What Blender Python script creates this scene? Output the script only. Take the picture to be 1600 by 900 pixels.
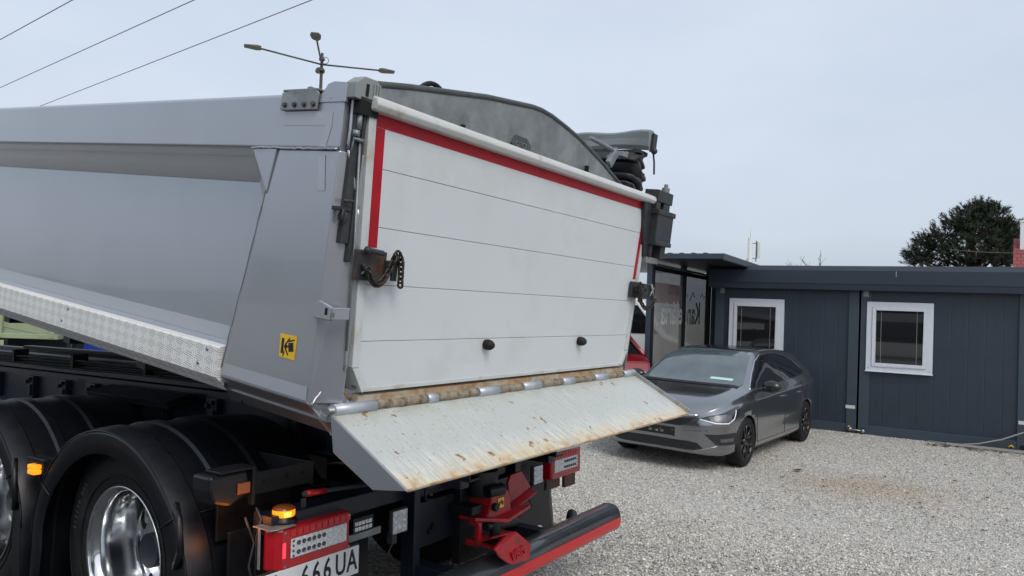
import bpy, bmesh, math, random
import numpy as np
from math import sin, cos, pi, radians, atan, atan2, sqrt
from mathutils import Vector, Matrix, Euler, noise
from mathutils.bvhtree import BVHTree
random.seed(7); rng = np.random.default_rng(7)
for o in list(bpy.data.objects): bpy.data.objects.remove(o)
scene = bpy.context.scene
COL = scene.collection

# ---------------------------------------------------------------- camera
EYE = 1.97
cd = bpy.data.cameras.new('camera'); cam = bpy.data.objects.new('camera', cd); COL.objects.link(cam)
cd.sensor_width = 36; cd.lens = 1140/1600*36; cd.clip_start = 0.05; cd.clip_end = 4000
roll = atan(.039); pit = atan(27.5/1140)
Fv = Vector((0, cos(pit), sin(pit))); R0 = Vector((1, 0, 0)); U0 = Vector((0, -sin(pit), cos(pit)))
Rc = cos(roll)*R0+sin(roll)*U0; Uc = -sin(roll)*R0+cos(roll)*U0
mw = Matrix((Rc, Uc, -Fv)).transposed().to_4x4(); mw.translation = Vector((0, 0, EYE))
cam.matrix_world = mw
scene.camera = cam

# ---------------------------------------------------------------- sky and sun
SUN_EL, SUN_AZ = radians(46), radians(152)      # compass azimuth clockwise from +Y
w = bpy.data.worlds.new("World"); scene.world = w; w.use_nodes = True
nt = w.node_tree; nt.nodes.clear()
def N(nt, t, **k):
    n = nt.nodes.new(t)
    for a, b in k.items(): setattr(n, a, b)
    return n
out = N(nt, 'ShaderNodeOutputWorld'); add = N(nt, 'ShaderNodeAddShader')
b1 = N(nt, 'ShaderNodeBackground'); b2 = N(nt, 'ShaderNodeBackground')
sky = N(nt, 'ShaderNodeTexSky', sky_type='NISHITA'); sky.sun_disc = False
sky.sun_elevation = SUN_EL; sky.sun_rotation = SUN_AZ; sky.air_density = 1.0; sky.dust_density = 4.0
hs = N(nt, 'ShaderNodeHueSaturation'); hs.inputs['Saturation'].default_value = .35
nt.links.new(sky.outputs[0], hs.inputs['Color']); nt.links.new(hs.outputs[0], b1.inputs[0]); b1.inputs[1].default_value = .05
tc = N(nt, 'ShaderNodeTexCoord'); mp = N(nt, 'ShaderNodeMapping'); mp.inputs['Scale'].default_value = (1, 1, 2.6)
nz = N(nt, 'ShaderNodeTexNoise'); nz.inputs['Scale'].default_value = 2.2; nz.inputs['Detail'].default_value = 5; nz.inputs['Roughness'].default_value = .55
nt.links.new(tc.outputs['Generated'], mp.inputs[0]); nt.links.new(mp.outputs[0], nz.inputs[0])
cr = N(nt, 'ShaderNodeValToRGB')
cr.color_ramp.elements[0].position = .3; cr.color_ramp.elements[0].color = (.425, .495, .60, 1)
cr.color_ramp.elements[1].position = .72; cr.color_ramp.elements[1].color = (.51, .58, .675, 1)
nt.links.new(nz.outputs[0], cr.inputs[0])
sx = N(nt, 'ShaderNodeSeparateXYZ'); nt.links.new(tc.outputs['Generated'], sx.inputs[0])
mr = N(nt, 'ShaderNodeMapRange'); mr.inputs[1].default_value = -.02; mr.inputs[2].default_value = .32; mr.inputs[3].default_value = .84; mr.inputs[4].default_value = 1.0
nt.links.new(sx.outputs[2], mr.inputs[0])
mul = N(nt, 'ShaderNodeVectorMath', operation='SCALE'); nt.links.new(cr.outputs[0], mul.inputs[0]); nt.links.new(mr.outputs[0], mul.inputs['Scale'])
nt.links.new(mul.outputs[0], b2.inputs[0]); b2.inputs[1].default_value = 1.0
nt.links.new(b1.outputs[0], add.inputs[0]); nt.links.new(b2.outputs[0], add.inputs[1]); nt.links.new(add.outputs[0], out.inputs[0])
sd = bpy.data.lights.new('sun', 'SUN'); so = bpy.data.objects.new('sun', sd); COL.objects.link(so)
sd.energy = 1.25; sd.angle = radians(28); sd.color = (1, .96, .9)
sv = Vector((sin(SUN_AZ)*cos(SUN_EL), cos(SUN_AZ)*cos(SUN_EL), sin(SUN_EL)))
so.rotation_euler = sv.to_track_quat('Z', 'Y').to_euler(); so.location = (0, -5, 20)
scene.view_settings.view_transform = 'Standard'; scene.view_settings.look = 'None'
scene.view_settings.gamma = 1; scene.view_settings.exposure = .09; scene.view_settings.use_curve_mapping = False
scene.render.engine = 'CYCLES'

# ---------------------------------------------------------------- materials
def mat(name, col, rough=.5, metal=0, var=0, vs=8, bump=0, bs=200, coat=0, ior=1.5, emit=None, es=0, alpha=1, dirt=None, dirt_s=3, dirt_t=.6, stretch=None, spec=.5):
    m = bpy.data.materials.new(name); m.use_nodes = True; t = m.node_tree; p = t.nodes['Principled BSDF']
    p.inputs['Base Color'].default_value = (*col, 1); p.inputs['Roughness'].default_value = rough; p.inputs['Metallic'].default_value = metal
    p.inputs['Coat Weight'].default_value = coat; p.inputs['Coat Roughness'].default_value = .04; p.inputs['IOR'].default_value = ior
    p.inputs['Specular IOR Level'].default_value = spec
    p.inputs['Alpha'].default_value = alpha
    if emit: p.inputs['Emission Color'].default_value = (*emit, 1); p.inputs['Emission Strength'].default_value = es
    co = N(t, 'ShaderNodeTexCoord').outputs['Object']
    if stretch:
        q = N(t, 'ShaderNodeMapping'); q.inputs['Scale'].default_value = stretch; t.links.new(co, q.inputs[0]); co2 = q.outputs[0]
    else: co2 = co
    last = None
    if var:
        n = N(t, 'ShaderNodeTexNoise'); n.inputs['Scale'].default_value = vs; n.inputs['Detail'].default_value = 6; t.links.new(co2, n.inputs[0])
        r = N(t, 'ShaderNodeValToRGB'); e = r.color_ramp.elements
        e[0].position = .3; e[0].color = (*[c*(1-var) for c in col], 1); e[1].position = .7; e[1].color = (*[min(1, c*(1+var)) for c in col], 1)
        t.links.new(n.outputs[0], r.inputs[0]); last = r.outputs[0]
        ma = N(t, 'ShaderNodeMapRange'); ma.inputs[3].default_value = max(0, rough-.1*min(1, var*4)); ma.inputs[4].default_value = min(1, rough+.1*min(1, var*4)); t.links.new(n.outputs[0], ma.inputs[0]); t.links.new(ma.outputs[0], p.inputs['Roughness'])
    if dirt:
        n = N(t, 'ShaderNodeTexNoise'); n.inputs['Scale'].default_value = dirt_s; n.inputs['Detail'].default_value = 8; n.inputs['Roughness'].default_value = .65; t.links.new(co, n.inputs[0])
        r = N(t, 'ShaderNodeMapRange'); r.inputs[1].default_value = dirt_t-.08; r.inputs[2].default_value = dirt_t+.08; t.links.new(n.outputs[0], r.inputs[0])
        x = N(t, 'ShaderNodeMix', data_type='RGBA'); t.links.new(r.outputs[0], x.inputs[0])
        if last: t.links.new(last, x.inputs[6])
        else: x.inputs[6].default_value = (*col, 1)
        x.inputs[7].default_value = (*dirt, 1); last = x.outputs[2]
    if last: t.links.new(last, p.inputs['Base Color'])
    if bump:
        n = N(t, 'ShaderNodeTexNoise'); n.inputs['Scale'].default_value = bs; n.inputs['Detail'].default_value = 3 if bs > 10 else 0; t.links.new(co2, n.inputs[0])
        b = N(t, 'ShaderNodeBump'); b.inputs['Strength'].default_value = bump; b.inputs['Distance'].default_value = .003 if bs > 10 else .05; t.links.new(n.outputs[0], b.inputs['Height']); t.links.new(b.outputs[0], p.inputs['Normal'])
    return m
M = {}
M['silver'] = mat('silver_paint', (.375, .388, .42), .29, .66, .035, 2.5, 0, 2.2, coat=.45)
M['silver_dirty'] = mat('silver_dirty', (.34, .355, .37), .5, .15, .08, 6, .1, 120, dirt=(.25, .18, .10), dirt_s=9, dirt_t=.58)
M['gate'] = mat('gate_white', (.56, .585, .60), .38, 0, .02, 2.2, .03, 60, dirt=(.53, .545, .54), dirt_s=3, dirt_t=.6)
M['gate_frame'] = mat('gate_frame_paint', (.52, .535, .53), .4, 0, .05, 7, .05, 100, dirt=(.42, .40, .34), dirt_s=10, dirt_t=.6)
M['rail'] = mat('cream_rail', (.55, .555, .535), .35, 0, .05, 10, .03, 80, dirt=(.4, .36, .28), dirt_s=18, dirt_t=.66)
M['redtape'] = mat('red_tape', (.36, .004, .014), .4, 0, .12, 14, .1, 500, spec=.25, dirt=(.27, .012, .02), dirt_s=9, dirt_t=.6)
M['galv'] = mat('galvanised', (.22, .235, .235), .5, .55, .22, 9, .15, 60, dirt=(.30, .32, .31), dirt_s=7, dirt_t=.55)
M['galv_edge'] = mat('galvanised_edge', (.07, .075, .075), .5, .3, .2, 30)
M['cast'] = mat('dark_cast', (.035, .037, .042), .5, .3, .25, 25, .3, 120)
M['chain'] = mat('chain_steel', (.05, .04, .035), .55, .6, .5, 60, .4, 200)
M['rustplate'] = mat('rust_plate', (.055, .05, .05), .6, .3, .3, 30, .4, 90, dirt=(.14, .05, .02), dirt_s=20, dirt_t=.52)
M['rust'] = mat('rust', (.34, .22, .12), .85, 0, .3, 22, .6, 150, dirt=(.42, .37, .28), dirt_s=9, dirt_t=.52)
M['oldtube'] = mat('weathered_tube', (.25, .21, .15), .75, .1, .35, 30, .7, 160, dirt=(.10, .06, .035), dirt_s=25, dirt_t=.57)
M['tube'] = mat('silver_tube', (.42, .45, .49), .4, .4, .06, 20, .1, 150)
M['blk'] = mat('black_plastic', (.005, .006, .0085), .36, 0, .2, 20, .15, 300)
M['frame'] = mat('chassis_paint', (.005, .0075, .017), .42, 0, .3, 6, .1, 60)
M['blkmetal'] = mat('black_bracket', (.008, .009, .011), .45, .2, .3, 20, .2, 100)
M['bracket'] = mat('frame_bracket_paint', (.012, .014, .02), .4, .2, .3, 20, .2, 100)
M['rubber'] = mat('rubber', (.006, .006, .0065), .62, 0, .2, 20, .25, 150, spec=.35, dirt=(.016, .015, .014), dirt_s=5, dirt_t=.6)
M['seal'] = mat('rubber_seal', (.03, .031, .034), .6, 0, .3, 30, .3, 100)
M['chrome'] = mat('polished_alloy', (.74, .75, .76), .13, 1, .08, 12, dirt=(.5, .49, .47), dirt_s=8, dirt_t=.66)
M['hole'] = mat('void', (.004, .004, .004), .9)
M['hubsteel'] = mat('hub_steel', (.45, .45, .46), .38, .5, .15, 30)
M['bolt'] = mat('bolt_steel', (.35, .35, .35), .35, .8, .2, 60)
M['bolt_dk'] = mat('bolt_dark', (.09, .085, .08), .5, .5, .3, 60)
M['red'] = mat('coupling_red', (.30, .006, .012), .38, 0, .25, 14, .15, 80, coat=.3, dirt=(.08, .01, .012), dirt_s=11, dirt_t=.6)
M['redlight'] = mat('red_raised_letter', (.36, .02, .03), .4)
M['barred'] = mat('bar_red', (.5, .012, .016), .3, 0, .05, 10, coat=.3)
M['barblk'] = mat('bar_black', (.028, .032, .04), .28, .1, .15, 6, .1, 60, coat=.3)
M['lampred'] = mat('lamp_red', (.38, .004, .012), .15, 0, .12, 30, coat=.6)
M['lampglow'] = mat('lamp_red_lit', (.5, .01, .02), .3, emit=(1, .03, .05), es=2.5)
M['amber'] = mat('amber_lit', (.8, .25, .01), .3, emit=(1, .27, .008), es=1.15, var=.1, vs=30)
M['amberhot'] = mat('amber_hot', (.9, .5, .05), .3, emit=(1, .55, .06), es=3)
M['amber_dk'] = mat('amber_dark', (.22, .06, .01), .25, coat=.5)
M['led'] = mat('led_clear', (.62, .63, .66), .2, .2, .3, 90, .5, 160, coat=.5)
M['led_dk'] = mat('led_dark', (.10, .10, .11), .25, .5)
M['plate'] = mat('plate_white', (.66, .67, .68), .4, 0, .03, 20)
M['ink'] = mat('ink', (.01, .01, .012), .5)
M['inkred'] = mat('crest_red', (.5, .03, .05), .5)
M['white'] = mat('white_paint', (.75, .76, .77), .35, 0, .03, 10)
M['yellow'] = mat('sticker_yellow', (.78, .48, .02), .4, 0, .04, 20)
M['tarp'] = mat('tarp_black', (.012, .012, .013), .5, 0, .3, 12, .3, 70)
M['greyflap'] = mat('grey_flap', (.24, .26, .265), .5, .1, .12, 3, .1, 40)
M['asphaltish'] = None
M['window_frame'] = mat('upvc_white', (.62, .65, .69), .35, 0, .03, 15, dirt=(.56, .585, .62), dirt_s=6, dirt_t=.66)
M['pane'] = mat('window_glass', (.014, .014, .016), .02, 0, 0, ior=1.72, spec=.5)
M['anth'] = mat('anthracite_panel', (.022, .034, .050), .42, 0, .07, 3, .12, 40, dirt=(.027, .039, .054), dirt_s=5, dirt_t=.6)
M['anth_l'] = mat('anthracite_frame', (.040, .056, .075), .42, 0, .08, 4, .12, 50)
M['fascia'] = mat('fascia_metal', (.026, .036, .052), .42, .1, .06, 3, .05, 30)
M['canopyblk'] = mat('canopy_black', (.008, .010, .012), .4, 0, .2, 8)
M['carpaint'] = mat('car_grey', (.29, .297, .31), .22, .95, 0, coat=.7)
M['carred'] = mat('car_red', (.20, .005, .010), .3, .2, 0, coat=.8)
M['carblk'] = mat('car_gloss_black', (.010, .010, .012), .2, 0, 0, coat=.3)
M['cartrim'] = mat('car_black_trim', (.012, .012, .013), .5, 0, .2, 60)
M['carglass'] = mat('car_glass_side', (.010, .012, .014), .03, 0, 0, ior=1.5)
M['screen'] = mat('windscreen_glass', (.085, .108, .118), .04, 0, .2, 4, ior=1.9)
M['chromestrip'] = mat('chrome_strip', (.7, .71, .73), .15, 1)
M['headl'] = mat('headlamp', (.12, .125, .135), .38, .5, .3, 40, coat=.25)
M['headdk'] = mat('headlamp_dark', (.025, .027, .03), .1, .3, .3, 30, coat=.8)
M['sensor'] = mat('sensor_panel', (.05, .065, .07), .3)
M['drl'] = mat('lamp_strip', (.75, .77, .80), .2, coat=.8)
M['papergreen'] = mat('paper', (.50, .68, .62), .6)
M['green'] = mat('pale_green_paint', (.28, .33, .20), .5, 0, .08, 3, dirt=(.20, .24, .15), dirt_s=4, dirt_t=.6)
M['blue'] = mat('blue_paint', (.01, .04, .30), .3, 0, .05, 4, coat=.5)
M['bluegrey'] = mat('bluegrey_paint', (.22, .27, .33), .4)
M['concrete'] = mat('concrete', (.26, .25, .23), .9, 0, .2, 12, .6, 80)
M['brick'] = mat('brick_wall', (.35, .10, .07), .85, 0, .2, 6)
M['mast'] = mat('mast_white', (.55, .58, .56), .5, 0, .05, 4)
M['pole'] = mat('pole_dark', (.06, .065, .05), .5, .2, .2, 4)
M['lamphead'] = mat('lamp_head_olive', (.07, .07, .055), .5, .1, .2, 20)
M['cable'] = mat('cable_grey', (.16, .17, .19), .6)
M['hose'] = mat('hose_grey', (.30, .30, .28), .6)
M['hillwood'] = mat('wooded_hill', (.05, .06, .055), .95, 0, .4, .06)
M['asphalt'] = mat('asphalt', (.045, .046, .048), .8, 0, .25, 5, .4, 90)
M['leaf'] = mat('dead_leaf', (.05, .04, .025), .8, 0, .4, 40)
M['bark'] = mat('bark', (.06, .045, .035), .9, 0, .3, 10)
M['render'] = mat('house_render', (.55, .52, .47), .8, 0, .06, 3)

def mth_(t, op, a, b):
    n = N(t, 'ShaderNodeMath', operation=op)
    for i, v in enumerate((a, b)):
        if isinstance(v, (int, float)): n.inputs[i].default_value = v
        else: t.links.new(v, n.inputs[i])
    return n.outputs[0]
def node_mat(name):
    m = bpy.data.materials.new(name); m.use_nodes = True; return m, m.node_tree, m.node_tree.nodes['Principled BSDF']

# chequer plate: cells of ribs turned alternately
m, t, p = node_mat('tread_plate'); M['tread'] = m
tc_ = N(t, 'ShaderNodeTexCoord'); se = N(t, 'ShaderNodeSeparateXYZ'); t.links.new(tc_.outputs['Object'], se.inputs[0])
cb = N(t, 'ShaderNodeCombineXYZ'); t.links.new(mth_(t, 'MULTIPLY', se.outputs[1], .62), cb.inputs[0]); t.links.new(se.outputs[2], cb.inputs[1])
rt = N(t, 'ShaderNodeMapping'); rt.inputs['Rotation'].default_value = (0, 0, radians(45)); t.links.new(cb.outputs[0], rt.inputs[0])
ch = N(t, 'ShaderNodeTexChecker'); ch.inputs['Scale'].default_value = 34; t.links.new(rt.outputs[0], ch.inputs[0])
wv = []
for ax in ('X', 'Y'):
    q = N(t, 'ShaderNodeTexWave'); q.bands_direction = ax; q.inputs['Scale'].default_value = 38; q.inputs['Distortion'].default_value = 0
    rr = N(t, 'ShaderNodeMapping'); rr.inputs['Rotation'].default_value = (0, 0, radians(15 if ax == 'X' else -15)); t.links.new(cb.outputs[0], rr.inputs[0]); t.links.new(rr.outputs[0], q.inputs[0]); wv.append(q)
mx = N(t, 'ShaderNodeMix', data_type='FLOAT'); t.links.new(ch.outputs['Fac'], mx.inputs[0]); t.links.new(wv[0].outputs['Fac'], mx.inputs[2]); t.links.new(wv[1].outputs['Fac'], mx.inputs[3])
bp = N(t, 'ShaderNodeBump'); bp.inputs['Strength'].default_value = .45; bp.inputs['Distance'].default_value = .002; t.links.new(mx.outputs[0], bp.inputs['Height']); t.links.new(bp.outputs[0], p.inputs['Normal'])
nn = N(t, 'ShaderNodeTexNoise'); nn.inputs['Scale'].default_value = 9; t.links.new(tc_.outputs['Object'], nn.inputs[0])
r = N(t, 'ShaderNodeValToRGB'); r.color_ramp.elements[0].color = (.74, .72, .68, 1); r.color_ramp.elements[1].color = (.88, .86, .82, 1); t.links.new(nn.outputs[0], r.inputs[0])
mm = N(t, 'ShaderNodeMix', data_type='RGBA', blend_type='MULTIPLY'); mm.inputs[0].default_value = .5; t.links.new(r.outputs[0], mm.inputs[6])
lo = mth_(t, 'ADD', mth_(t, 'MULTIPLY', mx.outputs[0], .22), .80); to = mth_(t, 'MULTIPLY', lo, mth_(t, 'ADD', mth_(t, 'MULTIPLY', ch.outputs['Fac'], -.34), 1.12)); t.links.new(to, mm.inputs[7])
t.links.new(mm.outputs[2], p.inputs['Base Color']); p.inputs['Metallic'].default_value = .15; p.inputs['Roughness'].default_value = .42

# retro-reflective film: fine diamond grid
m, t, p = node_mat('silver_reflective_film'); M['film'] = m
tc_ = N(t, 'ShaderNodeTexCoord'); se = N(t, 'ShaderNodeSeparateXYZ'); t.links.new(tc_.outputs['Object'], se.inputs[0])
cb = N(t, 'ShaderNodeCombineXYZ'); t.links.new(se.outputs[1], cb.inputs[0]); t.links.new(se.outputs[2], cb.inputs[1])
rt = N(t, 'ShaderNodeMapping'); rt.inputs['Rotation'].default_value = (0, 0, radians(45)); t.links.new(cb.outputs[0], rt.inputs[0])
ch = N(t, 'ShaderNodeTexChecker'); ch.inputs['Scale'].default_value = 190; t.links.new(rt.outputs[0], ch.inputs[0])
ch.inputs['Color1'].default_value = (.36, .385, .42, 1); ch.inputs['Color2'].default_value = (.42, .445, .48, 1)
t.links.new(ch.outputs['Color'], p.inputs['Base Color']); p.inputs['Roughness'].default_value = .3; p.inputs['Metallic'].default_value = .2

# chute: pale paint scraped down the slope, rust along the lower edge (object Y = down the slope)
m, t, p = node_mat('chute_paint_scraped'); M['chute'] = m
tc_ = N(t, 'ShaderNodeTexCoord'); co = tc_.outputs['Object']
se = N(t, 'ShaderNodeSeparateXYZ'); t.links.new(co, se.inputs[0])
def noi(scale, detail=6, vec=None, rough=.6):
    n = N(t, 'ShaderNodeTexNoise'); n.inputs['Scale'].default_value = scale; n.inputs['Detail'].default_value = detail; n.inputs['Roughness'].default_value = rough
    t.links.new(vec or co, n.inputs[0]); return n.outputs[0]
def rng_(v, a, b, c=0., d=1.):
    n = N(t, 'ShaderNodeMapRange'); t.links.new(v, n.inputs[0]); n.inputs[1].default_value = a; n.inputs[2].default_value = b; n.inputs[3].default_value = c; n.inputs[4].default_value = d; return n.outputs[0]
def mth(op, a, b):
    n = N(t, 'ShaderNodeMath', operation=op)
    for i, v in enumerate((a, b)):
        if isinstance(v, (int, float)): n.inputs[i].default_value = v
        else: t.links.new(v, n.inputs[i])
    return n.outputs[0]
def mixc(f, a, b):
    n = N(t, 'ShaderNodeMix', data_type='RGBA'); t.links.new(f, n.inputs[0])
    for i, v in ((6, a), (7, b)):
        if isinstance(v, tuple): n.inputs[i].default_value = (*v, 1)
        else: t.links.new(v, n.inputs[i])
    return n.outputs[2]
stm = N(t, 'ShaderNodeMapping'); stm.inputs['Scale'].default_value = (60, 5, 1); stm.inputs['Rotation'].default_value = (0, 0, radians(5)); t.links.new(co, stm.inputs[0])
streak = noi(1.6, 5, stm.outputs[0])
base = mixc(rng_(streak, .35, .7), (.39, .41, .385), (.55, .57, .54))
base = mixc(rng_(noi(3.5), .4, .65), base, (.45, .47, .44))
edge = rng_(se.outputs[1], -.24, -.425)                        # 1 at the lower edge
s2 = mth('MULTIPLY', edge, rng_(streak, .44, .60))
base = mixc(mth('MULTIPLY', s2, .95), base, (.74, .73, .66))
rust = mth('MULTIPLY', rng_(se.outputs[1], -.30, -.395), rng_(mth('ADD', mth('MULTIPLY', noi(5, 8), .6), mth('MULTIPLY', streak, .4)), .40, .55))
base = mixc(mth('MULTIPLY', rust, .8), base, (.62, .47, .26))
rl = mth('MULTIPLY', rng_(se.outputs[1], -.355, -.40), rng_(noi(20, 8), .47, .60))
base = mixc(mth('MULTIPLY', rl, .85), base, (.42, .23, .09))
top = mth('MULTIPLY', rng_(se.outputs[1], -.09, 0), rng_(noi(9, 6), .38, .62)); base = mixc(mth('MULTIPLY', top, .6), base, (.32, .29, .20))
st3 = N(t, 'ShaderNodeMapping'); st3.inputs['Scale'].default_value = (1.6, .8, 1); t.links.new(co, st3.inputs[0])
spk = rng_(noi(60, 3, st3.outputs[0], .5), .645, .69); base = mixc(mth('MULTIPLY', spk, .8), base, (.17, .12, .08))
spk = rng_(noi(11, 4, None, .65), .64, .675); base = mixc(spk, base, (.25, .13, .05))
t.links.new(base, p.inputs['Base Color']); p.inputs['Roughness'].default_value = .42
t.links.new(rng_(streak, .3, .7, .34, .5), p.inputs['Roughness'])
bp = N(t, 'ShaderNodeBump'); bp.inputs['Strength'].default_value = .15; bp.inputs['Distance'].default_value = .002; t.links.new(streak, bp.inputs['Height']); t.links.new(bp.outputs[0], p.inputs['Normal'])

# gravel ground
m, t, p = node_mat('gravel_ground'); M['gravel'] = m
tc_ = N(t, 'ShaderNodeTexCoord'); co = tc_.outputs['Object']
v1 = N(t, 'ShaderNodeTexVoronoi'); v1.inputs['Scale'].default_value = 72; t.links.new(co, v1.inputs[0])
v2 = N(t, 'ShaderNodeTexVoronoi'); v2.inputs['Scale'].default_value = 140; t.links.new(co, v2.inputs[0])
s1 = N(t, 'ShaderNodeSeparateColor'); t.links.new(v1.outputs['Color'], s1.inputs[0])
s2_ = N(t, 'ShaderNodeSeparateColor'); t.links.new(v2.outputs['Color'], s2_.inputs[0])
f = mth('ADD', mth('MULTIPLY', s1.outputs[0], .55), mth('MULTIPLY', s2_.outputs[1], .45))
r = N(t, 'ShaderNodeValToRGB'); e = r.color_ramp.elements; e[0].position = .1; e[0].color = (.15, .138, .124, 1); e[1].position = .9; e[1].color = (.92, .89, .825, 1)
e.new(.5).color = (.48, .457, .415, 1); t.links.new(f, r.inputs[0])
gap = rng_(v1.outputs['Distance'], .35, .8); c = mixc(mth('MULTIPLY', gap, .4), r.outputs[0], (.16, .145, .13))
# sandy worn patches and damp darker patches
sand = rng_(noi(.35, 5), .55, .70); c = mixc(mth('MULTIPLY', sand, .22), c, (.34, .28, .21))
c = mixc(mth('MULTIPLY', rng_(noi(.8, 4), .55, .75), .25), c, (.20, .185, .17))
def spot(x, y, r0, amt, colr):
    global c
    vm = N(t, 'ShaderNodeVectorMath', operation='DISTANCE'); t.links.new(co, vm.inputs[0]); vm.inputs[1].default_value = (x, y, 0)
    d = mth('ADD', vm.outputs['Value'], mth('MULTIPLY', noi(1.6, 4), 1.2)); c = mixc(mth('MULTIPLY', rng_(d, r0+.9, r0*.3+.4), amt), c, colr)
spot(4.25, 8.55, .85, .5, (.36, .26, .17))
t.links.new(c, p.inputs['Base Color']); p.inputs['Roughness'].default_value = .9
bp = N(t, 'ShaderNodeBump'); bp.inputs['Strength'].default_value = .9; bp.inputs['Distance'].default_value = .012; bp.invert = True
t.links.new(v1.outputs['Distance'], bp.inputs['Height']); t.links.new(bp.outputs[0], p.inputs['Normal'])
# stones
m, t, p = node_mat('gravel_stones'); M['stones'] = m
at = N(t, 'ShaderNodeVertexColor'); at.layer_name = 'tone'
t.links.new(at.outputs[0], p.inputs['Base Color']); p.inputs['Roughness'].default_value = .85
# pine needles
def leafmat(name, a, b):
    m, t, p = node_mat(name); co = N(t, 'ShaderNodeTexCoord').outputs['Object']
    n = N(t, 'ShaderNodeTexNoise'); n.inputs['Scale'].default_value = 1.6; n.inputs['Detail'].default_value = 4; t.links.new(co, n.inputs[0])
    r = N(t, 'ShaderNodeValToRGB'); r.color_ramp.elements[0].position = .35; r.color_ramp.elements[0].color = (*a, 1); r.color_ramp.elements[1].position = .65; r.color_ramp.elements[1].color = (*b, 1)
    t.links.new(n.outputs[0], r.inputs[0]); t.links.new(r.outputs[0], p.inputs['Base Color']); p.inputs['Roughness'].default_value = .8
    p.inputs['Specular IOR Level'].default_value = .2
    return m
M['needles'] = leafmat('pine_needles', (.012, .020, .013), (.036, .048, .026))
# roof tiles
m, t, p = node_mat('red_roof_tiles'); M['tiles'] = m
co = N(t, 'ShaderNodeTexCoord').outputs['Object']
br = N(t, 'ShaderNodeTexBrick'); br.inputs['Scale'].default_value = 1; br.inputs['Brick Width'].default_value = .26; br.inputs['Row Height'].default_value = .20; br.inputs['Mortar Size'].default_value = .02
br.inputs['Color1'].default_value = (.23, .045, .042, 1); br.inputs['Color2'].default_value = (.28, .06, .055, 1); br.inputs['Mortar'].default_value = (.12, .025, .025, 1)
t.links.new(co, br.inputs[0]); t.links.new(br.outputs[0], p.inputs['Base Color']); p.inputs['Roughness'].default_value = .7
# canopy glass: smoked film
m, t, p = node_mat('smoked_glass'); M['smoke'] = m
co = N(t, 'ShaderNodeTexCoord').outputs['Object']
n = N(t, 'ShaderNodeTexNoise'); n.inputs['Scale'].default_value = 2.2; n.inputs['Detail'].default_value = 3; t.links.new(co, n.inputs[0])
r = N(t, 'ShaderNodeValToRGB'); r.color_ramp.elements[0].color = (.19, .18, .168, 1); r.color_ramp.elements[1].color = (.36, .345, .32, 1); t.links.new(n.outputs[0], r.inputs[0])
t.links.new(r.outputs[0], p.inputs['Base Color']); p.inputs['Roughness'].default_value = .15; p.inputs['Alpha'].default_value = .62
M['ghostletter'] = mat('frosted_lettering', (.66, .65, .62), .4, alpha=1)
M['ghostred'] = mat('faded_red_sign', (.36, .27, .26), .5, alpha=.6)
M['ghostdark'] = mat('faded_dark_print', (.07, .065, .06), .5, alpha=.8)

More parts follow.
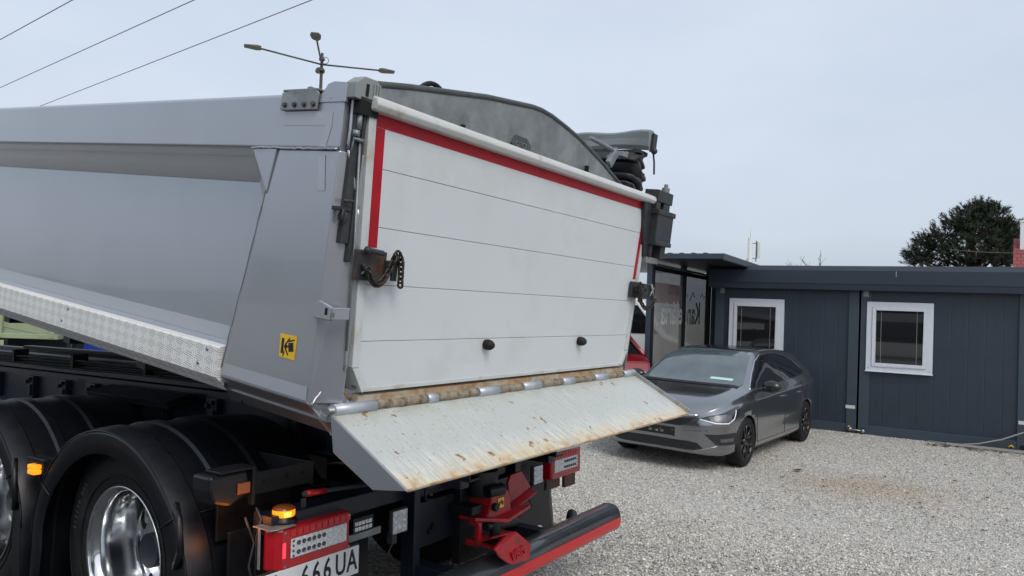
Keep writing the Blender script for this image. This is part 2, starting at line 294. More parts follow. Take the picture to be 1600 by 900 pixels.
# ---------------------------------------------------------------- mesh helpers
SPLIT = {'bolt', 'screw', 'hinge_knuckle', 'hinge_sleeve', 'reflective_film', 'body_skirt', 'hand_hole', 'beacon_diode', 'punched_hole', 'marking_tape', 'door_handle', 'handle_accent', 'side_window', 'headlight', 'headlight_unit',
         'daytime_strip', 'fog_lamp', 'fog_surround', 'rear_light', 'window_trim', 'door_seam', 'corner_post', 'base_rail', 'post', 'lifting_hole', 'clamp_hook', 'module_plate', 'grey_label', 'blind_cord', 'latch_pin_bar', 'spoke', 'headlight', 'bonnet_crease', 'weld_bead', 'air_line', 'arch_slot', 'diode_highlight', 'body_beam', 'grille_bar', 'bar_arm', 'lamp_mount', 'lit_diode', 'subframe_rail', 'axle_tube', 'red_tape'}
class MB:
    def __init__(s): s.v = []; s.f = []; s.sm = []
    def add(s, vs, fs, smooth=False):
        b = len(s.v); s.v += [tuple(v) for v in vs]; s.f += [tuple(b+i for i in f) for f in fs]; s.sm += [smooth]*len(fs); return s
    def box(s, a, b, rot=None, c=None):
        x0, y0, z0 = [min(p, q) for p, q in zip(a, b)]; x1, y1, z1 = [max(p, q) for p, q in zip(a, b)]
        vs = [Vector(v) for v in ((x0,y0,z0),(x1,y0,z0),(x1,y1,z0),(x0,y1,z0),(x0,y0,z1),(x1,y0,z1),(x1,y1,z1),(x0,y1,z1))]
        if rot is not None:
            c = Vector(c if c is not None else ((x0+x1)/2, (y0+y1)/2, (z0+z1)/2)); R = Euler(rot).to_matrix(); vs = [c+R@(v-c) for v in vs]
        return s.add(vs, [(0,3,2,1),(4,5,6,7),(0,1,5,4),(1,2,6,5),(2,3,7,6),(3,0,4,7)])
    def prism(s, poly, axis, a, b, poly2=None):
        """poly of (p,q) in the two other axes (cyclic order xyz), extruded along axis from a to b"""
        def mk(pq, h):
            p, q = pq
            return {'x': (h, p, q), 'y': (p, h, q), 'z': (p, q, h)}[axis]
        n = len(poly); p2 = poly2 or poly
        vs = [mk(p, a) for p in poly]+[mk(p, b) for p in p2]
        fs = [tuple(range(n))[::-1], tuple(range(n, 2*n))]+[(i, (i+1) % n, n+(i+1) % n, n+i) for i in range(n)]
        return s.add(vs, fs)
    def tube(s, pts, r, n=8, caps=True, closed=False, smooth=True):
        pts = [Vector(p) for p in pts]; L = len(pts); rs = r if isinstance(r, (list, tuple)) else [r]*L
        vs = []; up = None
        for i, p in enumerate(pts):
            a = pts[(i-1) % L] if (i or closed) else p; b = pts[(i+1) % L] if (i < L-1 or closed) else p
            d = (b-a).normalized()
            if up is None: up = d.orthogonal().normalized()
            up = (up-d*up.dot(d)); up = up.normalized() if up.length > 1e-6 else d.orthogonal().normalized(); q = d.cross(up)
            for k in range(n):
                an = 2*pi*k/n; vs.append(p+(up*cos(an)+q*sin(an))*rs[i])
        fs = []
        for i in range(L if closed else L-1):
            j = (i+1) % L
            for k in range(n): fs.append((i*n+k, i*n+(k+1) % n, j*n+(k+1) % n, j*n+k))
        s.add(vs, fs, smooth)
        if caps and not closed: s.add(vs[:n], [tuple(range(n))[::-1]]); s.add(vs[-n:], [tuple(range(n))])
        return s
    def lathe(s, prof, c, axis='x', n=40, a0=0, a1=2*pi, smooth=True):
        """prof: list of (r, h) ; revolve about axis through c"""
        full = abs(a1-a0-2*pi) < 1e-6; m = n if full else n+1; vs = []
        for k in range(m):
            an = a0+(a1-a0)*k/n; ca, sa = cos(an), sin(an)
            for r, h in prof:
                vs.append({'x': (c[0]+h, c[1]+r*ca, c[2]+r*sa), 'y': (c[0]+r*ca, c[1]+h, c[2]+r*sa), 'z': (c[0]+r*ca, c[1]+r*sa, c[2]+h)}[axis])
        L = len(prof); fs = []
        for k in range(n):
            j = (k+1) % m
            for i in range(L-1): fs.append((k*L+i, k*L+i+1, j*L+i+1, j*L+i))
        return s.add(vs, fs, smooth)
    def disc(s, c, r, axis, h, n=20):
        p = [(r*cos(2*pi*k/n), r*sin(2*pi*k/n)) for k in range(n)]
        ix = {'x': (1, 2), 'y': (0, 2), 'z': (0, 1)}[axis]; a = {'x': 0, 'y': 1, 'z': 2}[axis]
        return s.prism([(c[ix[0]]+u, c[ix[1]]+v) for u, v in p], axis, c[a], c[a]+h)
    def sphere(s, c, r, n=12, m=8, sc=(1, 1, 1)):
        vs = []; fs = []
        for i in range(m+1):
            th = pi*i/m
            for k in range(n): vs.append((c[0]+r*sc[0]*sin(th)*cos(2*pi*k/n), c[1]+r*sc[1]*sin(th)*sin(2*pi*k/n), c[2]+r*sc[2]*cos(th)))
        for i in range(m):
            for k in range(n): fs.append((i*n+k, (i+1)*n+k, (i+1)*n+(k+1) % n, i*n+(k+1) % n))
        return s.add(vs, fs, True)
    def islands(s):
        par = list(range(len(s.v)))
        def find(a):
            while par[a] != a: par[a] = par[par[a]]; a = par[a]
            return a
        for f in s.f:
            for i in f[1:]: par[find(i)] = find(f[0])
        key = {}
        for i, v in enumerate(s.v):
            k = tuple(round(c, 5) for c in v)
            if k in key: par[find(i)] = find(key[k])
            else: key[k] = i
        groups = {}
        for fi, f in enumerate(s.f): groups.setdefault(find(f[0]), []).append(fi)
        out_ = []
        for g in groups.values():
            m_ = MB(); used = sorted({i for fi in g for i in s.f[fi]}); ix = {i: k for k, i in enumerate(used)}
            m_.v = [s.v[i] for i in used]; m_.f = [tuple(ix[i] for i in s.f[fi]) for fi in g]; m_.sm = [s.sm[fi] for fi in g]; out_.append(m_)
        return out_
    def build(s, name, material, parent=None, bevel=0, segs=2, local=None, **tags):
        if name in SPLIT and not s.__dict__.get('whole'):
            obs = []
            for m_ in s.islands(): m_.whole = True; obs.append(m_.build(name, material, parent, bevel, segs, local, **tags))
            return obs[0]
        me = bpy.data.meshes.new(name); me.from_pydata(s.v, [], s.f)
        if any(s.sm): me.polygons.foreach_set('use_smooth', s.sm)
        bm = bmesh.new(); bm.from_mesh(me); bmesh.ops.remove_doubles(bm, verts=bm.verts, dist=1e-6); bmesh.ops.recalc_face_normals(bm, faces=bm.faces); bm.to_mesh(me); bm.free()
        for m_ in (material if isinstance(material, list) else [material]): me.materials.append(M[m_] if isinstance(m_, str) else m_)
        o = bpy.data.objects.new(name, me); COL.objects.link(o)
        if parent is not None: o.parent = parent
        if local is not None: o.matrix_local = local
        if bevel:
            b = o.modifiers.new('bevel', 'BEVEL'); b.width = bevel; b.segments = segs; b.limit_method = 'ANGLE'; b.angle_limit = radians(35)
        for k, v in tags.items(): o[k] = v
        return o
def thing(name, label, cat, mtx=None, loc=None, rz=0, group=None):
    o = bpy.data.objects.new(name, None); COL.objects.link(o); o.empty_display_size = .3
    if mtx is not None: o.matrix_world = mtx
    else: o.location = loc or (0, 0, 0); o.rotation_euler = (0, 0, rz)
    o['label'] = label; o['category'] = cat
    if group: o['group'] = group
    return o
def copy_tree(o, parent=None):
    c = o.copy(); COL.objects.link(c)
    if parent is not None: c.parent = parent
    for ch in [x for x in bpy.data.objects if x.parent == o and x != c]: copy_tree(ch, c)
    return c
def text(s_, size, mb, place, depth=.0015, mirror=False, xs=1.0, bold=0):
    """lettering as mesh; place(x,y,z)->point ; centred on origin"""
    cu = bpy.data.curves.new('txt', 'FONT'); cu.body = s_; cu.size = size; cu.extrude = depth; cu.align_x = 'CENTER'; cu.align_y = 'CENTER'; cu.resolution_u = 3; cu.offset = bold
    o = bpy.data.objects.new('txt', cu); COL.objects.link(o)
    dg = bpy.context.evaluated_depsgraph_get(); me = bpy.data.meshes.new_from_object(o.evaluated_get(dg))
    vs = [place((-v.co.x if mirror else v.co.x)*xs, v.co.y, v.co.z) for v in me.vertices]; fs = [tuple(p_.vertices) for p_ in me.polygons]
    bpy.data.objects.remove(o); bpy.data.curves.remove(cu); mb.add(vs, fs); bpy.data.meshes.remove(me)

# ---------------------------------------------------------------- truck frames
def axes(elev, yaw=-55.5):
    e, y = radians(elev), radians(yaw)
    s = Vector((sin(y)*cos(e), cos(y)*cos(e), sin(e))); u = Vector((cos(y), -sin(y), 0)); return u, s, u.cross(s)
O = Vector((-.60309, 2.46185, 1.59674)); GT = -1.25
uc, sc, tcv = axes(-1.7)
MC = Matrix((uc, sc, tcv)).transposed().to_4x4(); MC.translation = O
TB = Matrix.Translation((0, 0, -GT))                              # truck-local: base at ground, hinge at +1.25
TILT = radians(7.54)
BF = TB @ Matrix.Rotation(TILT, 4, 'X')                           # tipped body frame
MT = MC @ Matrix.Translation((0, 0, GT))

# ---------------------------------------------------------------- ground
def smooth(a, b, x):
    x = min(1, max(0, (x-a)/(b-a))); return x*x*(3-2*x)
def gz(x, y):
    d = Vector((x, y, 0))-Vector((O.x, O.y, 0)); u = d.x*uc.x+d.y*uc.y; s = (d.x*sc.x+d.y*sc.y)/cos(radians(1.7))
    k = max(smooth(2.7, 6.0, u), smooth(-1.5, -4.5, s), smooth(9, 14, s), smooth(-3, -7, u))
    if k >= 1: return 0.
    sc_ = min(9, max(-2.5, s)); pz = O.z+GT*tcv.z+sc.z*sc_
    return (1-k)*pz
def axis_pts(lo, hi, c0, c1, step):
    a = list(np.arange(c0, c1+1e-6, step)); x = c1; st = step
    while x < hi: st *= 1.35; x += st; a.append(x)
    x = c0; st = step
    while x > lo: st *= 1.35; x -= st; a.insert(0, x)
    return a
xs = axis_pts(-1500, 1500, -12, 12, .3); ys = axis_pts(-1500, 1500, -5, 18, .3)
vs = [(x, y, gz(x, y)+(.015*noise.noise(Vector((x*.7, y*.7, 0))) if abs(x) < 14 and -6 < y < 20 else 0)) for y in ys for x in xs]
nx = len(xs); fs = [(j*nx+i, j*nx+i+1, (j+1)*nx+i+1, (j+1)*nx+i) for j in range(len(ys)-1) for i in range(nx-1)]
MB().add(vs, fs, True).build('ground', 'gravel', kind='structure')

# loose gravel stones, uncountable
def stones():
    n = 120000; P = []
    X = rng.uniform(-.5, 10.5, n*4); Y = rng.uniform(2.6, 13.5, n*4)
    ang = np.arctan2(X, Y); keep = (ang > radians(-4)) & (ang < radians(40)) & (X**2+Y**2 < 14.2**2) & (Y < 13.3-.57*(X-5.0))
    # thin out with distance
    d = np.sqrt(X**2+Y**2); keep &= rng.random(n*4) < np.clip(5.5/d, .35, 1)
    X, Y = X[keep][:n], Y[keep][:n]; n = len(X); print('stones', n)
    base = np.array([(1,0,0),(-1,0,0),(0,1,0),(0,-1,0),(0,0,1),(0,0,-1)], float)
    sz = rng.uniform(.0042, .0098, n)*(1+.7*(rng.random(n) < .04)); V = base[None]*np.stack([sz*rng.uniform(.7, 1.5, n), sz*rng.uniform(.7, 1.2, n), sz*rng.uniform(.5, .8, n)], 1)[:, None]
    V = V+rng.normal(0, .0015, V.shape)
    a = rng.uniform(0, 2*pi, n); b = rng.normal(0, .5, n)
    ca, sa, cb_, sb_ = np.cos(a), np.sin(a), np.cos(b), np.sin(b)
    x = V[..., 0]*cb_[:, None]+V[..., 2]*sb_[:, None]; z = -V[..., 0]*sb_[:, None]+V[..., 2]*cb_[:, None]; y = V[..., 1]
    x, y = x*ca[:, None]-y*sa[:, None], x*sa[:, None]+y*ca[:, None]
    Z = np.array([gz(p, q)+.015*noise.noise(Vector((p*.7, q*.7, 0))) for p, q in zip(X, Y)])
    V = np.stack([x+X[:, None], y+Y[:, None], z+Z[:, None]+sz[:, None]*.25], -1).reshape(-1, 3)
    F = np.array([(0,2,4),(2,1,4),(1,3,4),(3,0,4),(2,0,5),(1,2,5),(3,1,5),(0,3,5)]); F = (F[None]+6*np.arange(n)[:, None, None]).reshape(-1, 3)
    me = bpy.data.meshes.new('gravel'); me.vertices.add(len(V)); me.vertices.foreach_set('co', V.ravel())
    me.loops.add(F.size); me.loops.foreach_set('vertex_index', F.ravel()); me.polygons.add(len(F)); me.polygons.foreach_set('loop_start', np.arange(0, F.size, 3)); me.update(calc_edges=True)
    tone = rng.beta(1.6, 1.5, n)*.82+.11; warm = rng.uniform(.84, 1.0, n)
    sp_ = np.clip(1.25-np.sqrt(((X-4.25)/1.15)**2+((Y-8.55)/.8)**2)+rng.normal(0, .18, n), 0, 1)
    C = np.stack([tone*(1-.14*sp_), tone*(.5+.5*warm)*.975*(1-.24*sp_), tone*warm*.915*(1-.36*sp_), np.ones(n)], 1); C = np.repeat(C, 6, 0)
    ca_ = me.color_attributes.new('tone', 'FLOAT_COLOR', 'POINT'); ca_.data.foreach_set('color', C.ravel().astype(np.float32))
    me.materials.append(M['stones']); o = bpy.data.objects.new('gravel', me); COL.objects.link(o)
    o['kind'] = 'stuff'; o['label'] = 'loose pale grey crushed gravel covering the yard'; o['category'] = 'gravel'
stones()

# dark lane added under and beside the truck to darken bounce and reflections
mb = MB(); U_ = list(np.arange(-9, .51, .5)); S_ = list(np.arange(-14, 16.1, .5)); vs = []
for b_ in S_:
    for a_ in U_:
        p = Vector((O.x, O.y, 0))+Vector((uc.x, uc.y, 0))*a_+Vector((sc.x, sc.y, 0))*b_; vs.append((p.x, p.y, gz(p.x, p.y)+.030))
n2 = len(U_); fs = [(j*n2+i, j*n2+i+1, (j+1)*n2+i+1, (j+1)*n2+i) for j in range(len(S_)-1) for i in range(n2-1)]
mb.add(vs, fs, True).build('asphalt_lane', 'asphalt', kind='structure')
# unseen wooded ridge, added behind and left for reflections in the paint
mb = MB(); vs = []; n_ = 160
for i in range(n_+1):
    a = radians(-52-260*i/n_); d = 190+30*sin(a*3); hh = 13+5*noise.noise(Vector((a*6, 0, 3)))+2.5*noise.noise(Vector((a*40, 1, 3)))
    for (k, z_) in ((0, -1), (.0, hh*.8), (8, hh), (60, hh*1.1), (140, -1)): vs.append(((d+k)*sin(a), (d+k)*cos(a), z_))
fs = [(i*5+j, i*5+j+1, (i+1)*5+j+1, (i+1)*5+j) for i in range(n_) for j in range(4)]
mb.add(vs, fs, True).build('hills', 'hillwood', kind='structure')
# ================================================================ DUMP TRUCK
truck = thing('dump_truck', 'silver tipper truck with raised body, white tailgate framed in red tape and lowered chute', 'truck', mtx=MT)
def B(mb, name, m_, parent=truck, bevel=0, **k):
    return mb.build(name, m_, parent, bevel, local=BF if parent == truck else None, **k)
def Cc(mb, name, m_, parent=truck, bevel=0, **k):
    return mb.build(name, m_, parent, bevel, local=TB if parent == truck else None, **k)
def mir(poly): return [(2.33-p, q) for p, q in poly][::-1]

# ---- dump body shell
SF = 6.6
mb = MB()
railp = [(-.055, .872), (-.055, 1.046), (-.043, 1.058), (.12, 1.058), (.12, .745), (.08, .757)]
wallp = [(.08, .758), (.115, .75), (.085, -.02), (.0, -.02), (.052, .13)]
for P_ in (railp, mir(railp)): mb.prism(P_, 'y', .03, SF)
for P_ in (wallp, mir(wallp)): mb.prism(P_, 'y', .40, SF)
mb.box((0, .0, -.045), (2.33, SF, -.02)); mb.box((.0, SF, -.045), (2.33, SF+.05, 1.15))
# rear pillars
for sgn in (0, 1):
    f = (lambda u: 2.33-u) if sgn else (lambda u: u)
    po = [(.028, .862), (.340, .862), (.531, .012), (.046, .014)]; pi_ = [(-.012, .862), (.372, .862), (.575, .012), (-.006, .014)]
    mb.prism([(a, b) for a, b in po], 'x', f(-.052), f(.06), [(a, b) for a, b in pi_])
    
body = B(mb, 'dump_body', 'silver', bevel=.004)
# skirt: tapered underside of pillars
mb = MB()
for sgn in (0, 1):
    f = (lambda u: 2.33-u) if sgn else (lambda u: u)
    mb.add([(f(-.0535), .532, .010), (f(-.0535), .040, .014), (f(.085), .03, -.105), (f(.085), .655, -.106), (f(.10), .60, .01), (f(.10), .0, .01)],
           [(0, 1, 2, 3), (0, 3, 4), (1, 5, 2), (0, 4, 5, 1), (3, 2, 5, 4)])
B(mb, 'body_skirt', 'silver')
# remove placeholder overlap by making it thinner: (kept inside the skirt)
# gusset + seams (weld beads)
mb = MB()
mb.add([(-.053, .492, .866), (-.053, .352, .866), (-.050, .388, .705), (.045, .525, .675), (.07, .50, .866), (.07, .352, .866), (.07, .42, .68)],
       [(0, 1, 2), (0, 2, 3), (0, 3, 4), (0, 4, 5, 1), (1, 5, 6, 2), (2, 6, 3), (3, 6, 5, 4)])
B(mb, 'gusset', 'silver', bevel=.003)
mb = MB(); mb.prism([(.338, .862), (.366, .862), (.550, .012), (.529, .012)], 'x', -.046, -.036); B(mb, 'pillar_flange', 'silver', bevel=.002)
mb = MB()
def wob(a, b, n, amp=.0012):
    a, b = Vector(a), Vector(b); return [a.lerp(b, i/n)+Vector((rng.normal(0, amp), rng.normal(0, amp), rng.normal(0, amp))) for i in range(n+1)]
mb.tube(wob((-.054, .495, .866), (-.054, .04, .866), 30), .0045); mb.tube(wob((-.047, .367, .86), (-.047, .551, .02), 30, .0006), .0025)
mb.tube(wob((-.030, .015, 1.05), (-.028, .014, .87), 8), .006)
mb.tube(wob((-.028, .012, .87), (.028, -.004, .68), 10), .006); mb.tube(wob((.028, -.004, .68), (.052, -.004, .13), 24), .0065)
mb.tube(wob((.045, .035, .13), (-.045, .03, .01), 10), .005); mb.tube(wob((-.054, .02, 1.035), (-.054, .14, 1.035), 8), .004)
B(mb, 'weld_bead', 'silver', body)
# pillar top tab and end cap
mb = MB(); arc = [(.02+.0, 1.02)]+[(.02, 1.075), (.032, 1.086)]+[(.085, 1.09), (.115, 1.082), (.13, 1.06), (.15, 1.045), (.15, 1.02)]
mb.prism(arc, 'x', -.0585, -.045); mb.box((-.05, .02, 1.055), (.06, .14, 1.07)); B(mb, 'corner_tab', 'silver', body, .002)
mb = MB(); mb.prism([(-.055, 1.035), (-.055, 1.085), (-.02, 1.112), (.035, 1.112), (.05, 1.10), (.05, 1.03)], 'y', -.02, .035)
for k in range(3): mb.box((.02+.012*k, -.026, 1.035), (.026+.012*k, -.018, 1.10))
B(mb, 'end_cap', 'greyflap', body, .004)
mb = MB(); mb.box((-.012, -.0225, 1.05), (.0, -.015, 1.09)); mb.box((-.03, -.02, .99), (.055, .03, 1.045)); B(mb, 'end_cap_recess', 'hole', body)
# bracket plate with bolts on rail
mb = MB(); mb.prism([(.15, .995), (.146, 1.05), (.158, 1.066), (.305, 1.066), (.31, 1.060), (.338, 1.058), (.342, 1.0), (.336, .995)], 'x', -.068, -.0585)
mb.box((-.068, .15, 1.06), (.05, .335, 1.068)); mb.prism([(.16, 1.066), (.24, 1.087), (.255, 1.085), (.258, 1.066)], 'x', -.03, -.02)
brk = B(mb, 'rail_bracket', 'galv', bevel=.003)
mb = MB()
for s_ in (.165, .212, .262, .314): mb.disc((-.0685, s_, 1.013), .0075, 'x', -.008, 6); mb.disc((-.069, s_, 1.013), .010, 'x', -.001, 14)
B(mb, 'bolt', 'bolt_dk', brk)
mb = MB(); mb.box((0., .06, 1.066), (.06, .17, 1.078)); mb.tube([(.02, .08, 1.085), (.02, .2, 1.082)], .008); B(mb, 'rail_fitting', 'galv', body)
# reflective film pieces
mb = MB()
mb.box((-.0565, .076, .945), (-.0555, .325, .989)); mb.prism([(.074, .945), (.108, .945), (.098, .872), (.106, .872)][:2]+[(.128, .872), (.094, .872)], 'x', -.0565, -.0555)
mb.prism([(.094, .845), (.128, .845), (.112, .727), (.077, .727)], 'x', -.0545, -.0535)
mb.prism([(.516, .068), (.524, .024), (.050, .024), (.052, .070)], 'x', -.0545, -.0535)
B(mb, 'reflective_film', 'film', body)
mb = MB(); mb.add([(.043-.003-.0635+.0, .535, .206), (-.0235, SF, .206), (-.0285, SF, .155), (-.0285, .535, .155)], [(0, 1, 2, 3)])
mb.v = []; mb.f = []; mb.sm = []
u1 = .1-(.758-.184)/(.628)*.048-.003; u0 = .1-(.758-.130)/(.628)*.048-.003
mb.add([(u1, .56, .184), (u1, SF, .184), (u0, SF, .130), (u0, .56, .130), (u1+.004, .56, .184), (u1+.004, SF, .184), (u0+.004, SF, .130), (u0+.004, .56, .130)],
       [(0, 1, 2, 3), (0, 4, 5, 1), (3, 2, 6, 7), (0, 3, 7, 4), (1, 5, 6, 2), (4, 7, 6, 5)])
B(mb, 'reflective_strip', 'film', body)
# tread plate side kerb
mb = MB(); mb.prism([(-.026, .127), (-.058, .124), (-.062, .118), (-.062, .008), (-.055, .0), (-.01, -.045), (-.026, -.03)], 'y', .545, SF)
mb.box((-.03, .56, .095), (.07, SF, .105)); tp = B(mb, 'tread_plate', 'tread', bevel=.003)
mb = MB()
for k in range(6):
    for (a, b) in ((.0, .104), (.05, .043)): mb.sphere((-.063, .62+a+1.11*k, b), .0085, 10, 6, (.5, 1, 1))
B(mb, 'bolt', 'bolt', tp)
# sticker
mb = MB(); mb.prism([(.218, .226), (.130, .228), (.132, .146), (.213, .146)], 'x', -.0545, -.0530); st = B(mb, 'warning_sticker', 'yellow', body, label='yellow sticker warning of the crushing tailgate')
mb = MB()
def bar2(s0, t0, s1, t1, w_):
    d = Vector((s1-s0, t1-t0)).normalized()*w_/2; nx_, ny_ = -d.y, d.x
    mb.prism([(s0+nx_, t0+ny_), (s1+nx_, t1+ny_), (s1-nx_, t1-ny_), (s0-nx_, t0-ny_)], 'x', -.0552, -.0546)
bar2(.200, .212, .200, .160, .013); bar2(.158, .202, .152, .172, .026)
bar2(.187, .187, .150, .187, .006); bar2(.185, .192, .165, .216, .006); bar2(.185, .180, .166, .158, .006); bar2(.170, .205, .140, .214, .005); bar2(.188, .17, .192, .150, .005)
mb.disc((-.0546, .183, .186), .008, 'x', -.0006, 12)
B(mb, 'pictogram', 'ink', body)
# rear corner fillers and floor lip
mb = MB()
for f in ((lambda u: u), (lambda u: 2.33-u)):
    vs = [(f(-.045), .04, .012), (f(.03), .045, .132), (f(.13), .045, .02), (f(.13), .02, -.03), (f(.06), .02, -.10)]
    mb.add(vs+[(v[0], v[1]+.02, v[2]) for v in vs], [(0, 1, 2, 3, 4), (9, 8, 7, 6, 5), (0, 5, 6, 1), (1, 6, 7, 2), (2, 7, 8, 3), (3, 8, 9, 4), (4, 9, 5, 0)])
mb.box((.05, .0, -.1), (2.28, .03, .0)); B(mb, 'rear_sill', 'silver_dirty')
mb = MB(); mb.tube(wob((.036, .05, .125), (.079, .05, .072), 4), .007); mb.tube(wob((.079, .05, .072), (.14, .045, .014), 6), .008)
mb.prism([(-.004, .018), (-.004, .036), (.03, .04), (.03, .012)], 'x', .13, 2.24); mb.prism([(-.03, .004), (-.012, .018), (.0, .02), (.0, .0)], 'x', .12, 2.26)
B(mb, 'floor_lip', 'rust')
# hinge bar, knuckles alternating
hb = MB(); hb2 = MB(); edges = [0.0, .20, .47, .535, .80, .955, 1.14, 1.30, 1.50, 1.62, 1.84, 2.0, 2.2, 2.36]
for i in range(len(edges)-1):
    a, b = edges[i]+.003, edges[i+1]-.003; big = i % 2 == 0
    (hb if big else hb2).tube([(a, -.02, .0), (b, -.02, .0)] if big else wob((a, -.018, .0), (b, -.018, .0), 10, .001), .0215 if big else .0195, 14)
mb = MB(); mb.tube([(-.02, -.02, 0), (2.37, -.02, 0)], .013, 10); hinge = B(mb, 'chute_hinge', 'bolt'); B(hb, 'hinge_sleeve', 'tube', hinge); B(hb2, 'hinge_knuckle', 'oldtube', hinge)

# ---- chute plate (own local frame: Y down the slope is negative), lies in chassis frame
down = Vector((0, -.362, -.22)); ang = atan2(.21, .362)
CH = TB @ Matrix.Translation((0, -.02, -.012)) @ Matrix.Rotation(ang, 4, 'X')
Lc = .405
mb = MB(); mb.prism([(0, -.012), (0, 0), (-Lc, 0), (-Lc, -.008), (-.05, -.016)], 'x', .0, 2.36)
chute = mb.build('chute_plate', 'chute', truck, 0, local=CH)
mb = MB(); d2 = Matrix.Rotation(-ang, 3, 'X')
ck = [d2@Vector((0, y, z)) for y, z in ((.012, .0), (-.02, -.125), (-.206, -.222), (-.345, -.208))]
pts = [(v.y, v.z) for v in ck]; pts[0] = (-.003, -.001); pts[3] = (-Lc-.001, -.001)
mb.prism(pts, 'x', -.008, .0); cheek = mb.build('chute_cheek', 'silver', chute, .001)
mb = MB(); mb.prism([(-.0, 0), (0, .022), (-Lc, .022), (-Lc, 0)], 'x', 2.352, 2.36); mb.build('chute_lip', 'silver_dirty', chute)
mb = MB(); mb.prism([(-Lc+.0, -.009), (-Lc-.0025, -.004), (-Lc-.001, .0008), (-Lc+.004, .0012)], 'x', .0, 2.35)
mb.build('chute_edge', 'rust', chute)

# ---- tailgate
gate = None
def edge_u(t_, side=0):                      # left edge of the gate narrows downward
    u = .018+(1.058-t_)*(.061/.96); return 2.325-u if side else u
mb = MB(); seams = [.05, .23, .43, .63, .83, 1.045]
for i in range(5):
    a, b = seams[i]+.0009, seams[i+1]-.0009
    ch_ = lambda t_: max(0, .14-t_)*.62
    poly = [(edge_u(a)+.03+ch_(a), a), (edge_u(a, 1)-.03-ch_(a), a)]
    if i == 0: poly += [(edge_u(.14, 1)-.03, .14)]
    poly += [(edge_u(b, 1)-.03, b), (edge_u(b)+.03, b)]
    if i == 0: poly += [(edge_u(.14)+.03, .14)]
    mb.prism(poly, 'y', -.006, .03)
gate = B(mb, 'tailgate', 'gate', bevel=.0014)
mb = MB(); mb.prism([(.12, .06), (2.2, .06), (2.28, .2), (2.3, 1.04), (.04, 1.04), (.1, .2)], 'y', .0, .025); B(mb, 'seam_backing', 'galv', gate)
mb = MB()
for f in (0, 1):
    g = (lambda t_: edge_u(t_)) if f == 0 else (lambda t_: edge_u(t_, 1)); sg = 1 if f == 0 else -1
    o1, i1 = [], []
    for t_ in (1.05, .60, .14): o1.append((g(t_), t_)); i1.append((g(t_)+sg*.034, t_))
    co_, ci = (g(.14)+sg*.056, .05), (g(.14)+sg*.084, .062)
    for (p0, p1, q0, q1) in ((o1[0], o1[1], i1[1], i1[0]), (o1[1], o1[2], i1[2], i1[1])): mb.prism([p0, p1, q0, q1], 'y', -.014, .068)
    mb.prism([(o1[2][0], .138), co_, ci, (i1[2][0], .138)], 'y', -.017, .068)
mb.prism([(edge_u(.14)+.056, .05), (edge_u(.14, 1)-.056, .05), (edge_u(.14, 1)-.084, .066), (edge_u(.14)+.084, .066)], 'y', -.010, .068)
gf = B(mb, 'gate_frame', 'gate_frame', gate, .003)
mb = MB(); mb.prism([(-.04, 1.012), (-.052, 1.030), (-.046, 1.052), (-.02, 1.062), (.03, 1.062), (.03, 1.008)], 'x', .02, 2.315)
B(mb, 'top_rail', 'rail', gate, .006)
# red marking tape
mb = MB(); z = -.0075
mb.prism([(edge_u(.967)+.036, .967), (2.262, .967), (2.262, 1.010), (edge_u(1.01)+.036, 1.010)], 'y', z, z+.0013)
mb.prism([(edge_u(.559)+.035, .559), (edge_u(.559)+.083, .559), (edge_u(.9655)+.083, .9655), (edge_u(.9655)+.035, .9655)], 'y', z, z+.0013)
mb.prism([(edge_u(.559, 1)-.066, .559), (edge_u(.559, 1)-.035, .559), (edge_u(.9655, 1)-.035, .9655), (edge_u(.9655, 1)-.066, .9655)], 'y', z, z+.0013)
B(mb, 'marking_tape', 'redtape', gate)
# dark seal / hinge post left
mb = MB(); mb.box((-.026, .0, .56), (.006, .03, 1.04)); mb.box((.006, -.006, .50), (.020, .028, 1.045)); B(mb, 'seal_strip', 'seal', body, .003)
mb = MB(); mb.tube([(-.012, -.006, .94), (-.012, -.006, .99)], .009); mb.tube([(-.022, -.008, .915), (-.022, -.008, .935)], .012, 8); mb.tube([(-.03, -.008, .907), (.01, -.014, .905)], .006, 8); mb.tube([(-.02, -.004, .93), (-.03, -.0, .86)], .003)
mb.tube([(.0, -.006, .9), (.03, -.01, .5), (.045, -.008, .2)], .0045)
B(mb, 'hinge_rod', 'galv', body)
# ring pin
mb = MB(); mb.box((-.058, -.005, .668), (-.0, .03, .680)); mb.tube([(-.045, -.01, .70), (-.01, -.02, .702)], .006); B(mb, 'pin_bracket', 'cast', body, .002)
mb = MB(); mb.tube([(-.04+.0, -.008+.021*cos(a), .645+.021*sin(a)) for a in np.linspace(0, 2*pi, 24, False)], .0028, 6, closed=True); mb.tube([(-.04, -.008, .672), (-.04, -.006, .625)], .0055)
B(mb, 'ring_pin', 'cast', body)
# silver lug lower left
mb = MB(); mb.prism([(.045, .305), (.045, .350), (.03, .365), (-.03, .352), (-.042, .335), (-.042, .312), (-.03, .305)], 'x', -.066, -.052); mb.box((-.066, -.042, .31), (.01, -.03, .35)); lug = B(mb, 'gate_lug', 'silver', body, .003)
mb = MB(); mb.prism([(-.018, .322), (-.006, .322), (-.006, .345), (-.018, .345)], 'x', -.067, -.064); B(mb, 'lug_slot', 'hole', body)

